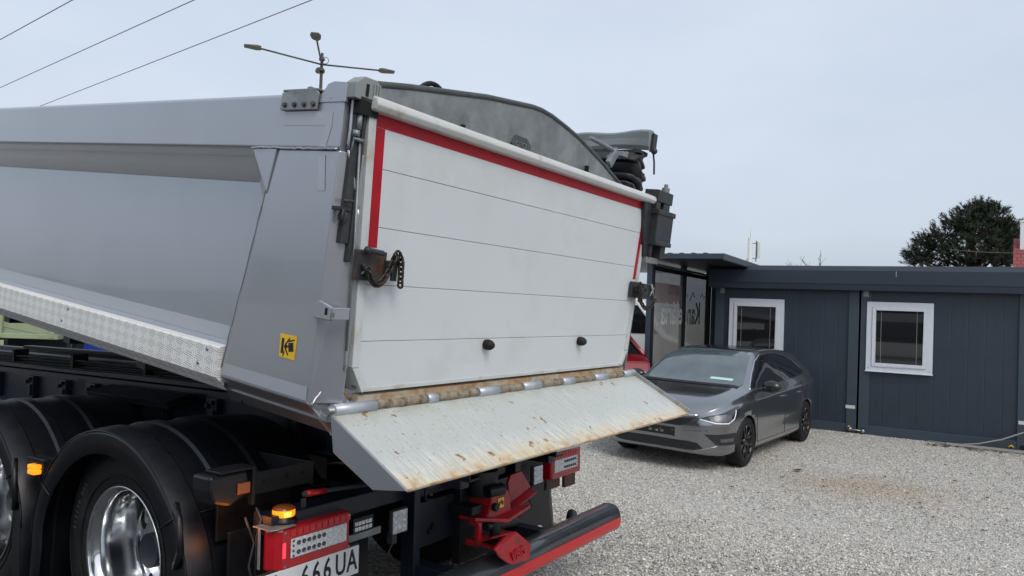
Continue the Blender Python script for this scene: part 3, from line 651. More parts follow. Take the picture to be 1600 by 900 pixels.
# latches with chains
def link_chain(mb, pts, L=.030, w_=.0105, r=.0042):
    pts = [Vector(p) for p in pts]; seg = []; 
    for a, b in zip(pts, pts[1:]):
        n_ = max(1, round((b-a).length/(L*.62)))
        for i in range(n_): seg.append((a.lerp(b, (i+.5)/n_), (b-a).normalized()))
    for i, (c, d) in enumerate(seg):
        up = Vector((0, 1, 0)) if i % 2 else d.cross(Vector((0, 1, 0))); up = (up-d*up.dot(d)).normalized()
        loop = []
        for a in np.linspace(0, 2*pi, 14, False):
            x, y = cos(a), sin(a); loop.append(c+d*(x*w_*.75+(L/2-w_*.75)*(1 if x > 0 else -1))+up*y*w_)
        mb.tube(loop, r, 6, closed=True)
def catenary(a, b, sag, n=12):
    a, b = Vector(a), Vector(b); return [a.lerp(b, i/n)-Vector((0, 0, 4*sag*(i/n)*(1-i/n))) for i in range(n+1)]
mb = MB(); mb.box((.022, -.032, .444), (.162, -.014, .548)); lt = B(mb, 'gate_latch', 'rustplate', bevel=.003, label='rusty latch plate with a hanging chain on the left')
mb = MB(); mb.box((.022, -.036, .452), (.085, -.032, .540)); mb.tube([(.045, -.055, .548), (.118, -.055, .543)], .010, 10); mb.sphere((.045, -.055, .548), .014); mb.box((.15, -.05, .475), (.185, -.02, .52)); mb.tube([(.185, -.045, .45), (.185, -.045, .54)], .007); mb.tube([(.20, -.045, .45), (.20, -.045, .54)], .006)
mb.tube([(.04, -.045, .50), (.07, -.05, .455)], .007); mb.tube([(.035, -.045, .465), (.065, -.05, .49)], .005)
B(mb, 'latch_pin', 'cast', lt, .002)
mb = MB(); link_chain(mb, catenary((.055, -.055, .485), (.172, -.06, .535), .07, 16)); link_chain(mb, [(.172, -.06, .535), (.185, -.062, .552), (.205, -.062, .52), (.213, -.062, .435)]); B(mb, 'chain', 'chain', lt)
mb = MB(); mb.box((2.165, -.03, .452), (2.30, -.012, .545)); mb.box((2.19, -.05, .49), (2.33, -.03, .515)); mb.box((2.28, -.05, .45), (2.42, -.0, .54)); lt2 = B(mb, 'gate_latch', 'cast', bevel=.003, label='dark latch block with a hanging chain on the right')
mb = MB(); mb.tube([(2.36, -.06, .54), (2.42, -.06, .46)], .007); mb.tube([(2.4, -.06, .52), (2.36, -.06, .47)], .005); B(mb, 'latch_pin', 'galv', lt2)
mb = MB(); link_chain(mb, catenary((2.19, -.05, .53), (2.44, -.06, .45), .09, 16), .034, .011); link_chain(mb, [(2.2, -.06, .54), (2.215, -.06, .44)], .034, .011); B(mb, 'chain', 'chain', lt2)
# bump stops
for u_ in (.839, 1.656):
    mb = MB(); mb.lathe([(0, -.045), (.012, -.043), (.021, -.03), (.024, -.012), (.021, -.002), (.021, 0)], (u_, -.007, .205), 'y', 18); B(mb, 'bump_stop', 'rubber', gate)
# right upper cast hinge
mb = MB(); mb.prism([(2.17, 1.06), (2.32, 1.07), (2.345, .70), (2.27, .70), (2.215, .93)], 'y', -.03, .02)
mb.box((2.30, -.06, 1.03), (2.52, .03, 1.10)); mb.box((2.30, -.055, .98), (2.36, .0, 1.04)); mb.box((2.41, -.055, .98), (2.50, .0, 1.04))
mb.box((2.30, -.075, .79), (2.53, .0, .975)); mb.box((2.29, -.082, .955), (2.545, .005, .985)); mb.box((2.30, -.082, .775), (2.53, .005, .80)); mb.box((2.43, -.06, .70), (2.50, .0, .78)); mb.box((2.31, -.05, .70), (2.33, -.0, .78))
hg = B(mb, 'gate_hinge', 'cast', bevel=.004)
mb = MB(); mb.disc((2.46, -.03, 1.10), .024, 'z', .03, 14); mb.disc((2.46, -.03, 1.13), .013, 'z', .022, 8); B(mb, 'hinge_bolt', 'galv', hg, .002)
mb = MB(); mb.box((2.29, -.04, .665), (2.46, .0, .70)); B(mb, 'hinge_plate', 'galv', hg, .002)
# ---- galvanised arch behind the gate
mb = MB(); top = [(.035, 1.095), (.06, 1.112), (.30, 1.162), (.49, 1.196), (.777, 1.247), (1.0, 1.275), (1.118, 1.290), (1.20, 1.294), (1.289, 1.288), (1.42, 1.268), (1.56, 1.242), (1.695, 1.207), (1.86, 1.16), (2.029, 1.105), (2.18, 1.055)]
mb.prism(top+[(2.18, 1.0), (.035, 1.0)], 'y', .09, .105); arch = B(mb, 'tail_arch', 'galv', bevel=.002)
mb = MB(); mb.tube([(a, .095, b+.004) for a, b in top], .013, 8); B(mb, 'arch_edge', 'galv_edge', arch)
mb = MB(); mb.prism([(.985, 1.06), (.975, 1.10), (1.005, 1.14), (1.085, 1.14), (1.125, 1.115), (1.12, 1.06)], 'y', .078, .09); bd = B(mb, 'badge', 'galv_edge', arch, .002)
mb = MB(); text('OTOU', .038, mb, lambda x, y, z_: (1.05+x, .076-z_, 1.10+y), .002); B(mb, 'badge_text', 'galv', arch)
mb = MB(); mb.box((.62, .078, 1.075), (.635, .09, 1.10)); mb.box((1.66, .07, 1.07), (1.672, .09, 1.12)); B(mb, 'arch_slot', 'hole', arch)
mb = MB(); mb.tube([(.54+.24*k/12, .3, 1.20+.083*sin(pi*k/12)**.8) for k in range(13)], .011, 8); B(mb, 'hydraulic_hose', 'rubber')
# ---- folded tarp along right rail
mb = MB()
secs = [(.08+.06*q, .2) for q in range(22)]+[(1.8, .1), (3, .4), (4.5, 0), (6.2, .2)]
prof = [(2.385, 1.335), (2.44, 1.345), (2.445, 1.36), (2.445, 1.44), (2.43, 1.45), (2.375, 1.447), (2.365, 1.435), (2.372, 1.40), (2.372, 1.36)]
vs = []
for (s_, ph) in secs:
    for (a, b) in prof: vs.append((a+.008*sin(s_*9+b*20), s_, b+.014*sin(s_*6+ph)+(.010*sin(s_*14+ph) if b > 1.4 else 0)))
L = len(prof); fs = [(i*L+j, i*L+(j+1) % L, (i+1)*L+(j+1) % L, (i+1)*L+j) for i in range(len(secs)-1) for j in range(L)]+[tuple(range(L))[::-1], tuple(range((len(secs)-1)*L, len(secs)*L))]
mb.add(vs, fs, False); gut = B(mb, 'tarp_flap', 'greyflap', bevel=.003)
mb = MB(); mb.box((2.40, .065, 1.34), (2.455, .085, 1.45)); mb.tube([(2.43, .07, 1.34), (2.44, .06, 1.28), (2.46, .06, 1.21)], .006); mb.sphere((2.42, .06, 1.345), .02); mb.box((2.30, .1, 1.315), (2.42, .13, 1.333)); B(mb, 'flap_end', 'cast', gut)
mb = MB()
for k, (u0, t0, w_, h_, ph) in enumerate([(2.36, 1.30, .16, .022, .2), (2.33, 1.265, .20, .025, -.15), (2.35, 1.225, .20, .022, -.4), (2.37, 1.19, .20, .026, -.5), (2.34, 1.15, .22, .024, -.45), (2.37, 1.115, .2, .022, -.5), (2.33, 1.08, .2, .025, -.3)]):
    ring = []; n_ = 18; secs = [.10, .14, .20, .30, .45, .7, 1.2, 2.5, 4, 6]
    vs = []
    for si, s_ in enumerate(secs):
        k_ = .75 if si == 0 else 1
        for j in range(n_):
            a = 2*pi*j/n_; x = w_/2*cos(a)*k_; y = (h_*sin(a)+.022*sin(3*cos(a)+k*1.7+s_*2)+.012*noise.noise(Vector((a*1.5, k*3.1, s_*4))))*k_; x *= 1+.22*noise.noise(Vector((a, k*5.3, s_*3)))
            vs.append((u0+x*cos(ph)-y*sin(ph), s_, t0+x*sin(ph)+y*cos(ph)))
    fs = [(i*n_+j, i*n_+(j+1) % n_, (i+1)*n_+(j+1) % n_, (i+1)*n_+j) for i in range(len(secs)-1) for j in range(n_)]+[tuple(range(n_))[::-1], tuple(range((len(secs)-1)*n_, len(secs)*n_))]
    mb.add(vs, fs, True)
B(mb, 'folded_tarp', 'tarp')
mb = MB(); mb.tube([(1.75, .13, 1.285), (2.02, .13, 1.275)], .012, 8); mb.box((2.0, .115, 1.17), (2.05, .14, 1.29), rot=(0, radians(38), 0)); mb.box((2.14, .12, 1.26), (2.2, .16, 1.29)); mb.tube([(2.0, .15, 1.23), (2.25, .15, 1.30)], .01, 8); B(mb, 'tarp_arm', 'galv', bevel=.003)

# ---- chassis
mb = MB()
for u0 in (.79, 1.50):
    mb.box((u0, -.0, -.38), (u0+.008, 7.5, -.12)); mb.box((u0, 0, -.128), (u0+.075, 7.5, -.12)); mb.box((u0, 0, -.38), (u0+.075, 7.5, -.372))
    mb.box((u0-.004, .05, -.112), (u0+.085, 7.5, -.04))
for s_ in (.02, .6, 1.9, 3.3, 5.0): mb.box((.79, s_, -.36), (1.57, s_+.12, -.14))
fr = Cc(mb, 'chassis_frame', 'frame', bevel=.003)
for s_ in (.75, 1.05, 1.75, 2.25, 2.7, 3.1, 3.5, 4.0, 4.6):
    mb = MB(); mb.box((.75, s_, -.34), (.79, s_+.10, -.16)); mb.box((.735, s_+.01, -.30), (.751, s_+.05, -.22)); mb.disc((.751, s_+.075, -.2), .014, 'x', -.02, 8); mb.disc((.751, s_+.03, -.18), .012, 'x', -.02, 8); mb.box((.70, s_-.03, -.345), (.78, s_+.12, -.335))
    mb.whole = True; Cc(mb, 'frame_bracket', 'bracket', fr, .003)
Cc(MB().prism([(.60, -.18), (.76, -.145), (.76, -.20), (.62, -.22)], 'y', 2.0, 2.9), 'frame_shelf', 'bracket', fr, .003)
mb = MB()
for k in range(5):
    z_ = -.015-.02*k+.0; mb.tube([(.72+.02*k, 1.2+.5*j, z_+.004*sin(j*1.7+k)) for j in range(12)], .009, 6)
for s_ in (1.7, 2.4, 3.3, 4.2): mb.box((.70, s_, -.06), (.80, s_+.03, .03))
Cc(mb, 'air_line', 'rubber', fr)
mb = MB()   # tipping subframe, cross tubes, hydraulic cylinder hints
for u0 in (.86, 1.40): mb.box((u0, .06, -.04), (u0+.08, 5.8, -.01))
mb.box((.7, .02, -.12), (1.66, .14, -.02)); mb.tube([(1.18, 6.2, -.1), (1.18, 6.3, .5)], .09, 16)
Cc(mb, 'subframe', 'frame', bevel=.004)
mb = MB()   # body under-beams (tipped)
for u0 in (.72, 1.53): mb.box((u0, .05, -.16), (u0+.09, SF, -.045))
for k in range(9): mb.box((.06, .55+.7*k, -.10), (2.27, .62+.7*k, -.045))
B(mb, 'body_beam', 'blkmetal')
# unseen fuel tank and side cabinet ahead of axles, added for dark reflections
mb = MB(); mb.box((.02, 4.2, -1.02), (.72, 5.6, -.42)); Cc(mb, 'fuel_tank', 'frame', bevel=.06)
mb = MB(); mb.box((.0, 5.8, -1.0), (.72, 7.2, -.30)); Cc(mb, 'side_cabinet', 'blk', bevel=.03)
# axles
mb = MB()
for s_ in (1.243, 2.613): mb.tube([(.1, s_, -.73), (2.25, s_, -.73)], .075, 14); mb.sphere((1.18, s_, -.73), .22, 16, 10, (1, 1, 1)); mb.box((.85, s_-.6, -.60), (.95, s_+.6, -.54)); mb.box((1.42, s_-.6, -.60), (1.52, s_+.6, -.54)); mb.box((.80, s_-.12, -.58), (1.0, s_+.12, -.38)); mb.box((1.36, s_-.12, -.58), (1.56, s_+.12, -.38))
Cc(mb, 'axle', 'frame')

# wheels
def lug_ring(mb, n, R, r, x, h, ax='x'):
    for k in range(n):
        a = 2*pi*k/n; mb.disc((x, R*cos(a), R*sin(a)), r, ax, h, 8)
def make_wheel(loc, flip):
    mtx = TB @ Matrix.Translation(loc) @ (Matrix.Rotation(pi, 4, 'Z') if flip else Matrix.Identity(4))
    mb = MB(); lug_ring(mb, 10, .168, .016, .205, -.022); mb.lathe([(.0, .195), (.03, .195), (.05, .198), (.09, .200), (.125, .203), (.125, .21)], (0, 0, 0), 'x', 40)
    hub = mb.build('wheel', 'hubsteel', truck, 0, local=mtx)
    mb = MB()
    # dual tyres; outer face at x=0
    tp_ = [(.300, .012), (.325, .004), (.365, -.004), (.415, .0), (.455, .008), (.485, .022), (.505, .038), (.512, .06), (.518, .12), (.518, .20), (.512, .25), (.495, .275), (.45, .295), (.36, .30), (.30, .285)]
    for off in (0, .33):
        mb.lathe([(r, h+off) for r, h in tp_], (0, 0, 0), 'x', 72)
    # tread blocks
    for k in range(60):
        a = 2*pi*k/60
        for j, x in enumerate((.045, .10, .155, .21)):
            a2 = a+(.05 if j % 2 else 0); c = Vector((x+.018, .519*cos(a2), .519*sin(a2)))
            R = Matrix.Rotation(a2, 3, 'X'); vs = [c+R@Vector((dx, dy, dz)) for dx in (-.020, .020) for dy in (-.004, .008) for dz in (-.019, .019)]
            mb.add(vs, [(0,1,3,2),(4,6,7,5),(0,4,5,1),(2,3,7,6),(0,2,6,4),(1,5,7,3)])
    # side wall ribs
    for R_ in (.345, .47): mb.tube([(-.003 if R_ < .4 else .012, R_*cos(a), R_*sin(a)) for a in np.linspace(0, 2*pi, 64, False)], .003, 5, closed=True)
    ty = mb.build('tyre', 'rubber', hub)
    mb = MB()
    def onarc(a0, sx, R_):
        def f(x, y, z_):
            a = a0-x/R_; rr = R_+y; return (-.0055-z_+ .0, -rr*cos(a)*sx, rr*sin(a))
        return f
    for i, chx in enumerate('X TRAC D'):
        if chx != ' ': text(chx, .045, mb, onarc(radians(-52+ (9-i)*8.5-18), 1, .405), .0012) if False else None
    # raised letters around sidewall: position by angle, drawn in the (y,z) plane facing -x
    def letters(word, a_mid, R_, sz):
        n_ = len(word)
        for i, chx in enumerate(word):
            if chx == ' ': continue
            a = a_mid+(i-(n_-1)/2)*sz*.78/R_
            er = Vector((0, -sin(a)*-1, cos(a)))  # radial
            er = Vector((0, sin(a)*-1, cos(a))); et = Vector((0, -cos(a), -sin(a)))
            text(chx, sz, mb, lambda x, y, z_, er=er, et=et: Vector((-.003-z_, 0, 0))+er*(R_+y)+et*x, .0015)
    letters('X TRAC D', radians(-0), .42, .05) if False else None
    letters('X TRAC D', radians(-62)*-1, .408, .045)
    letters('315/80 R22.5', radians(62)*-1, .408, .032)
    mb.build('tyre_lettering', 'seal', hub)
    mb = MB()
    rp = [(.292, .004), (.300, .0), (.303, .004), (.300, .014), (.286, .018), (.276, .03), (.268, .05), (.262, .10), (.258, .16), (.254, .20), (.250, .222), (.242, .230), (.22, .222), (.19, .210), (.125, .208)]
    mb.lathe(rp, (0, 0, 0), 'x', 72); mb.lathe([(.30, .014), (.30, .04)], (0, 0, 0), 'x', 60)
    mb.build('rim', 'chrome', hub)
    mb = MB()
    for k in range(10):
        a = 2*pi*(k+.5)/10; mb.disc((.2175, .214*cos(a), .214*sin(a)), .026, 'x', -.006, 18)
    mb.build('hand_hole', 'hole', hub)
    return hub
w0 = make_wheel((-.02, 1.243, -.73), False)
def put(w_, loc, flip):
    c = copy_tree(w_, truck); c.matrix_local = TB @ Matrix.Translation(loc) @ (Matrix.Rotation(pi, 4, 'Z') if flip else Matrix.Identity(4))
put(w0, (-.02, 2.613, -.73), False); put(w0, (2.38, 1.243, -.73), True); put(w0, (2.38, 2.613, -.73), True)

# mudguards
def ell(a, rx, rz, c): return (c[0]+rx*cos(a), c[1]+rz*sin(a))
def make_guard(s0, side):
    f = (lambda u: u) if side == 0 else (lambda u: 2.36-u); mb = MB(); n_ = 44; a0, a1 = radians(-4), radians(184); c = (s0, -.73)
    # profile across: (u, extra radius)
    prof = [(-.105, -.095), (-.108, -.01), (-.102, .0), (-.06, .012), (-.01, .016), (.0, .008), (.10, .010), (.112, .020), (.15, .020), (.16, .010), (.30, .010), (.315, .02), (.36, .02), (.37, .01), (.56, .006), (.62, 0), (.62, -.01)]
    L = len(prof); vs = []
    def pt(a, dr): 
        k = .06*max(0, abs(cos(a))-.75)*2
        return (c[0]+(.60+dr+k)*cos(a), c[1]+(.545+dr)*sin(a))
    for i in range(n_+1):
        a = a0+(a1-a0)*i/n_
        for (u_, dr) in prof: y, z_ = pt(a, dr); vs.append((f(u_), y, z_))
    low = len(vs)
    for sgn, a in ((1, a0), (-1, a1)):
        for (u_, dr) in prof: y, z_ = pt(a, dr); vs.append((f(u_), y+sgn*.03, -1.05))
    fs = [(i*L+j, i*L+j+1, (i+1)*L+j+1, (i+1)*L+j) for i in range(n_) for j in range(L-1)]
    fs += [(j, low+j, low+j+1, j+1) for j in range(L-1)]+[(n_*L+j, n_*L+j+1, low+L+j+1, low+L+j) for j in range(L-1)]
    mb.add(vs, fs, False)
    o = Cc(mb, 'mudguard', 'blk'); o.data.polygons.foreach_set('use_smooth', [True]*len(o.data.polygons)); o.data.set_sharp_from_angle(angle=radians(28)); so_ = o.modifiers.new('thick', 'SOLIDIFY'); so_.thickness = .006; pass
    mb = MB()   # raised grip shaped reflector surround at the rear leg and bead seams
    ys = s0-.60
    if side == 0:
        mb.tube([(-.112, ys+.05, -.40), (-.14, ys-.02, -.44), (-.14, ys-.035, -.56), (-.112, ys+.04, -.63)], .014, 6)
        for a in (radians(28), radians(150)):
            p0 = pt(a, -.094); p1 = pt(a, 0); mb.tube([(-.110, p0[0], p0[1]), (-.110, p1[0], p1[1]), (.1, *pt(a, .018)), (.62, *pt(a, .004))], .0035, 5)
        mb.tube([(-.1075, *pt(radians(x), .001)) for x in range(-2, 183, 5)], .0035, 5)
    if mb.v: Cc(mb, 'guard_trim', 'blkmetal', o)
    return o
g1 = make_guard(1.243, 0); g2 = make_guard(2.613, 0); make_guard(1.243, 1); make_guard(2.613, 1)
# side marker lamp between guards
mb = MB(); mb.box((-.10, 1.80, -.43), (-.04, 1.96, -.37)); mb.box((-.13, 1.79, -.385), (-.09, 1.87, -.377)); ml = Cc(mb, 'marker_lamp', 'blkmetal', bevel=.004)
mb = MB()
for z_ in (-.435, -.412): mb.box((-.14, 1.80, z_), (-.105, 1.865, z_+.021))
Cc(mb, 'lamp_lens', 'amber', ml, .004)
# lamp bar, side boxes
mb = MB(); mb.box((.05, .34, -.50), (2.3, .44, -.425)); mb.box((.79, .05, -.42), (.85, .40, -.14)); mb.box((1.51, .05, -.42), (1.57, .40, -.14))
lb = Cc(mb, 'lamp_beam', 'frame', bevel=.004)
mb = MB(); mb.box((-.06, .50, -.375), (.375, .51, -.290)); mb.box((.366, .50, -.385), (.375, .9, -.290)); mb.box((-.0, .60, -.55), (.34, .61, -.36)); pl_ = Cc(mb, 'punched_bracket', 'blkmetal', bevel=.002)
mb = MB()
for u_ in (.13, .165, .24, .32): mb.disc((u_, .4985, -.33+.004*(u_ > .2)), .009, 'y', .004, 12)
Cc(mb, 'punched_hole', 'hole', pl_)
mb = MB(); mb.prism([(-.122, -.268), (.035, -.265), (.045, -.30), (.045, -.36), (-.04, -.39), (-.105, -.37), (-.122, -.32)], 'y', .47, .58); sb = Cc(mb, 'side_lamp_box', 'blk', bevel=.012)
mb = MB(); mb.box((-.09, .46, -.265), (.065, .55, -.255)); mb.box((.052, .46, -.40), (.066, .49, -.257)); Cc(mb, 'lamp_hood', 'blkmetal', sb, .003)
mb = MB(); mb.box((-.01, .463, -.352), (.045, .469, -.310)); Cc(mb, 'lamp_lens', 'amber_dk', sb, .003)
mb = MB(); mb.tube([(-.02, .40, -.42), (-.0, .40, -.47), (.02, .40, -.52), (.0, .4, -.6), (.03, .4, -.7)], .004, 6); mb.tube([(.04, .42, -.40), (.05, .4, -.44), (.03, .4, -.5), (.03, .40, -.66)], .004, 6); Cc(mb, 'wiring', 'seal', sb)
mb = MB(); mb.prism([(.09+.018*cos(a)*1, -.49+.02*sin(a)+(.045 if sin(a) > 0 else -.045)) for a in np.linspace(0, 2*pi, 24, False)], 'y', .47, .48); Cc(mb, 'oval_reflector', 'blkmetal', pl_, .004)
# rear crossing handle with red sleeve
mb = MB(); mb.tube([(.20, .35, -.370), (.56, .35, -.395)], .010, 10); mb.box((.205, .36, -.48), (.222, .37, -.39)); hd = Cc(mb, 'release_handle', 'seal')
mb = MB(); mb.tube([(.212, .35, -.3708), (.305, .35, -.3773)], .0125, 12); Cc(mb, 'handle_sleeve', 'barred', hd)

def tail_lamp(u0, sgn, label):
    """housing from outer corner u0 inwards"""
    f = lambda x: u0+sgn*x; mb = MB()
    mb.prism([(f(.028), .36), (f(.028), .335), (f(.04), .31), (f(.065), .295), (f(.385), .295), (f(.40), .305), (f(.40), .36)], 'z', -.615, -.465)
    o = Cc(mb, 'tail_lamp', 'lampred', bevel=.008, label=label)
    mb = MB(); mb.box((f(.10), .291, -.577), (f(.372), .2935, -.507)); Cc(mb, 'lamp_reflector', 'led', o, .002)
    mb = MB()
    for i in range(6):
        for j in range(2):
            x = .125+.0215*i if i < 6 else 0
            if i < 3: pass
            mb.lathe([(.0085, 0), (.0085, -.003), (.0065, -.003), (.006, -.001), (.0, -.001)], (f(.135+.024*i), .291, -.559+.033*j), 'y', 12)
    for i in range(4): mb.disc((f(.112), .291, -.570+.018*i), .005, 'y', -.001, 10)
    Cc(mb, 'lamp_diode', 'led_dk', o)
    mb = MB()
    for j in range(3):
        for i in range(3): mb.sphere((f(.288+.028*i), .2905, -.565+.024*j), .006, 8, 6, (1.3, .5, .8))
    Cc(mb, 'diode_highlight', 'white', o)
    mb = MB()
    for (a, b) in ((.075, -.48), (.075, -.602), (.386, -.48), (.386, -.602)): mb.disc((f(a), .2952, b), .0045, 'y', -.003, 8)
    Cc(mb, 'screw', 'bolt', o)
    mb = MB()
    for k in range(10): mb.box((f(.10+.03*k), .2925, -.499), (f(.122+.03*k), .294, -.475))
    Cc(mb, 'reflex_band', 'barred', o)
    return o
tl = tail_lamp(.0, 1, 'left rear light cluster, lit, under an amber beacon')
mb = MB()
mb.box((.066, .2925, -.572), (.080, .30, -.515)); Cc(mb, 'lit_strip', 'lampglow', tl, .004)
mb = MB()
for k in range(5):
    for j in range(3): mb.disc((.088+.008*j-.0, .2945, -.575+.014*k), .0025, 'y', -.002, 6)
mb.whole = True; Cc(mb, 'lamp_dots', 'barred', tl)
mb = MB(); mb.prism([(.012, .40), (.012, .30), (.04, .288), (.12, .288), (.16, .40)], 'z', -.4625, -.458); mb.box((.014, .358, -.61), (.018, .372, -.4625)); Cc(mb, 'lamp_guard', 'galv', tl, .003)
tr = tail_lamp(2.345, -1, 'right rear light cluster under a pale bracket')
mb = MB(); mb.prism([(1.62, .27), (1.70, .235), (2.30, .225), (2.40, .30), (2.40, .42), (1.7, .42)], 'z', -.440, -.434); Cc(mb, 'lamp_guard', 'white', tr, .002)
mb = MB(); mb.box((2.12, .31, -.69), (2.25, .33, -.62)); mb.box((1.95, .33, -.68), (2.1, .35, -.50)); Cc(mb, 'lamp_mount', 'rustplate', tr, .003)
def beacon(u_):
    q = .80
    mb = MB(); mb.lathe([(0, .0), (.062*q, .0), (.064*q, .008), (.052*q, .016), (.052*q, .022), (0, .022)], (u_, .36, -.458), 'z', 28); o = Cc(mb, 'beacon', 'blk')
    mb = MB(); mb.lathe([(.0, .0), (.049*q, .0), (.052*q, .004), (.052*q, .022), (.049*q, .026), (0, .026)], (u_, .36, -.436), 'z', 32); Cc(mb, 'beacon_lens', 'amber', o)
    mb = MB()
    for k in range(3): mb.box((u_-.030+.011*k, .3165, -.431), (u_-.022+.011*k, .3195, -.415))
    Cc(mb, 'beacon_diode', 'amberhot', o, .002)
    mb = MB(); mb.lathe([(.052*q, .0), (.050*q, .006), (.034*q, .013), (0, .015)], (u_, .36, -.410), 'z', 28); Cc(mb, 'beacon_cap', 'amber_dk', o)
    ld = bpy.data.lights.new('beacon_light', 'POINT'); ld.energy = .55; ld.color = (1, .28, .03); ld.shadow_soft_size = .05
    l = bpy.data.objects.new('beacon_light', ld); COL.objects.link(l); l.parent = o; l.location = (u_-.14, .42, -.44); return o
beacon(.118); beacon(2.2)
# side lamp glow inside (the lit amber lamps)
# number plate
mb = MB(); mb.prism([(-.078, -.612), (.446, -.612), (.446, -.724), (-.078, -.724)], 'y', .296, .302); np_ = Cc(mb, 'number_plate', 'plate', bevel=.002)
mb = MB(); mb.box((-.085, .303, -.74), (.452, .312, -.606)); mb.box((-.085, .295, -.745), (.452, .303, -.728)); Cc(mb, 'plate_holder', 'ink', np_, .002)
mb = MB()
for chx, x in (('B', -.012), ('L', .048), ('6', .172), ('6', .226), ('6', .280), ('U', .348), ('A', .408)):
    mb = MB(); text(chx, .118, mb, lambda a, b, z_, x=x: (x+a*.70, .2952-z_, -.668+b*1.0), .0006, bold=.0016); Cc(mb, 'plate_character', 'ink', np_)
mb = MB(); mb.prism([(.092, -.650), (.128, -.650), (.128, -.675), (.120, -.690), (.110, -.696), (.100, -.690), (.092, -.675)], 'y', .2946, .296); Cc(mb, 'plate_crest', 'inkred', np_)
mb = MB(); mb.box((.1085, .2938, -.688), (.1115, .2946, -.654)); mb.box((.102, .2938, -.664), (.118, .2946, -.661)); mb.box((.099, .2938, -.673), (.121, .2946, -.670)); Cc(mb, 'crest_cross', 'white', np_)
# small led module, work lamps
mb = MB(); mb.box((.425, .31, -.572), (.54, .34, -.508)); sm_ = Cc(mb, 'reversing_lamp', 'blkmetal', bevel=.003)
mb = MB()
for i in range(5):
    for j in range(2): mb.box((.432+.0195*i, .306, -.562+.022*j), (.449+.0195*i, .311, -.545+.022*j))
Cc(mb, 'lamp_diode', 'led', sm_, .003)
mb = MB(); mb.box((.40, .325, -.605), (.60, .335, -.575)); Cc(mb, 'lamp_bracket', 'galv', sm_, .002)
def work_lamp(u0, t0, w_=.088, h_=.096):
    mb = MB(); mb.box((u0-.008, .29, t0-.008), (u0+w_+.008, .312, t0+h_+.008)); o = Cc(mb, 'work_lamp', 'ink', bevel=.012)
    mb = MB(); mb.box((u0, .284, t0), (u0+w_, .291, t0+h_)); Cc(mb, 'lamp_lens', 'led', o, .012)
    mb = MB()
    for i in range(3):
        for j in range(3): mb.lathe([(.012, 0), (.010, -.003), (0, -.001)], (u0+w_*(.2+.3*i), .2835, t0+h_*(.2+.3*j)), 'y', 10)
    Cc(mb, 'lamp_diode', 'led', o)
    mb = MB(); mb.box((u0+.02, .31, t0-.05), (u0+.05, .34, t0)); mb.tube([(u0+.04, .33, t0), (u0+.06, .34, t0-.05), (u0+.03, .34, t0-.09), (u0+.07, .34, t0-.14)], .005, 6); Cc(mb, 'lamp_wiring', 'seal', o)
work_lamp(.632, -.615); work_lamp(1.745, -.602)
# rear crossmember, posts, coupling
mb = MB(); mb.box((.76, .28, -.98), (.80, .36, -.30)); mb.box((.80, .30, -.72), (1.55, .36, -.52)); mb.box((1.55, .28, -.98), (1.60, .36, -.30)); mb.box((.80, .31, -.50), (1.5, .35, -.40)); mb.box((.83, .27, -.46), (.93, .31, -.36))
cm = Cc(mb, 'crossmember', 'frame', bevel=.004)
mb = MB()
for (a, b) in ((.90, -.65), (.88, -.66), (.905, -.635), (1.20, -.56), (1.2, -.67), (1.05, -.60)): mb.disc((a, .30, b), .012, 'y', -.012, 8)
mb.tube([(.82, .28, -.38), (.82, .27, -.5), (.90, .27, -.51)], .006); mb.tube([(1.0, .28, -.42), (1.2, .26, -.45), (1.5, .28, -.40)], .010)
Cc(mb, 'fitting', 'blkmetal', cm)
def plate3(mb, pts, th):
    P_ = [Vector(p_) for p_ in pts]; n_ = (P_[1]-P_[0]).cross(P_[2]-P_[0]).normalized()*th; L_ = len(P_)
    mb.add([p_ for p_ in P_]+[p_+n_ for p_ in P_], [tuple(range(L_)), tuple(range(L_, 2*L_))[::-1]]+[(i, i+L_, (i+1) % L_+L_, (i+1) % L_) for i in range(L_)])
mb = MB()   # coupling: cast housing
mb.prism([(1.10, -.62), (1.13, -.56), (1.14, -.515), (1.18, -.50), (1.27, -.52), (1.29, -.56), (1.30, -.64), (1.20, -.645)], 'y', .13, .28)
cp = Cc(mb, 'tow_coupling', 'red', bevel=.008)
mb = MB(); mb.tube([(1.19, .24, -.54), (1.19, .24, -.42)], .085, 18); mb.tube([(1.12, .15, -.505), (1.22, .13, -.505)], .03, 10); mb.disc((1.145, .125, -.575), .020, 'y', -.02, 12)
mb.box((1.02, .16, -.60), (1.10, .30, -.56)); mb.tube([(1.10, .14, -.66), (1.36, .14, -.69)], .022, 10); mb.box((1.06, .26, -.85), (1.34, .31, -.45)); mb.tube([(1.16, .13, -.74), (1.16, .13, -.63)], .025, 10); mb.tube([(1.05, .2, -.60), (1.3, .16, -.63)], .012, 8)
Cc(mb, 'coupling_mechanism', 'blkmetal', cp, .004)
mb = MB(); mb.box((1.180, .126, -.590), (1.226, .130, -.545)); Cc(mb, 'coupling_label', 'yellow', cp)
mb = MB()
for q in range(3): mb.box((1.185+.013*q, .1245, -.580+.008*(q % 2)), (1.194+.013*q, .126, -.560+.008*(q % 2)))
Cc(mb, 'coupling_marking', 'ink', cp)
mb = MB()
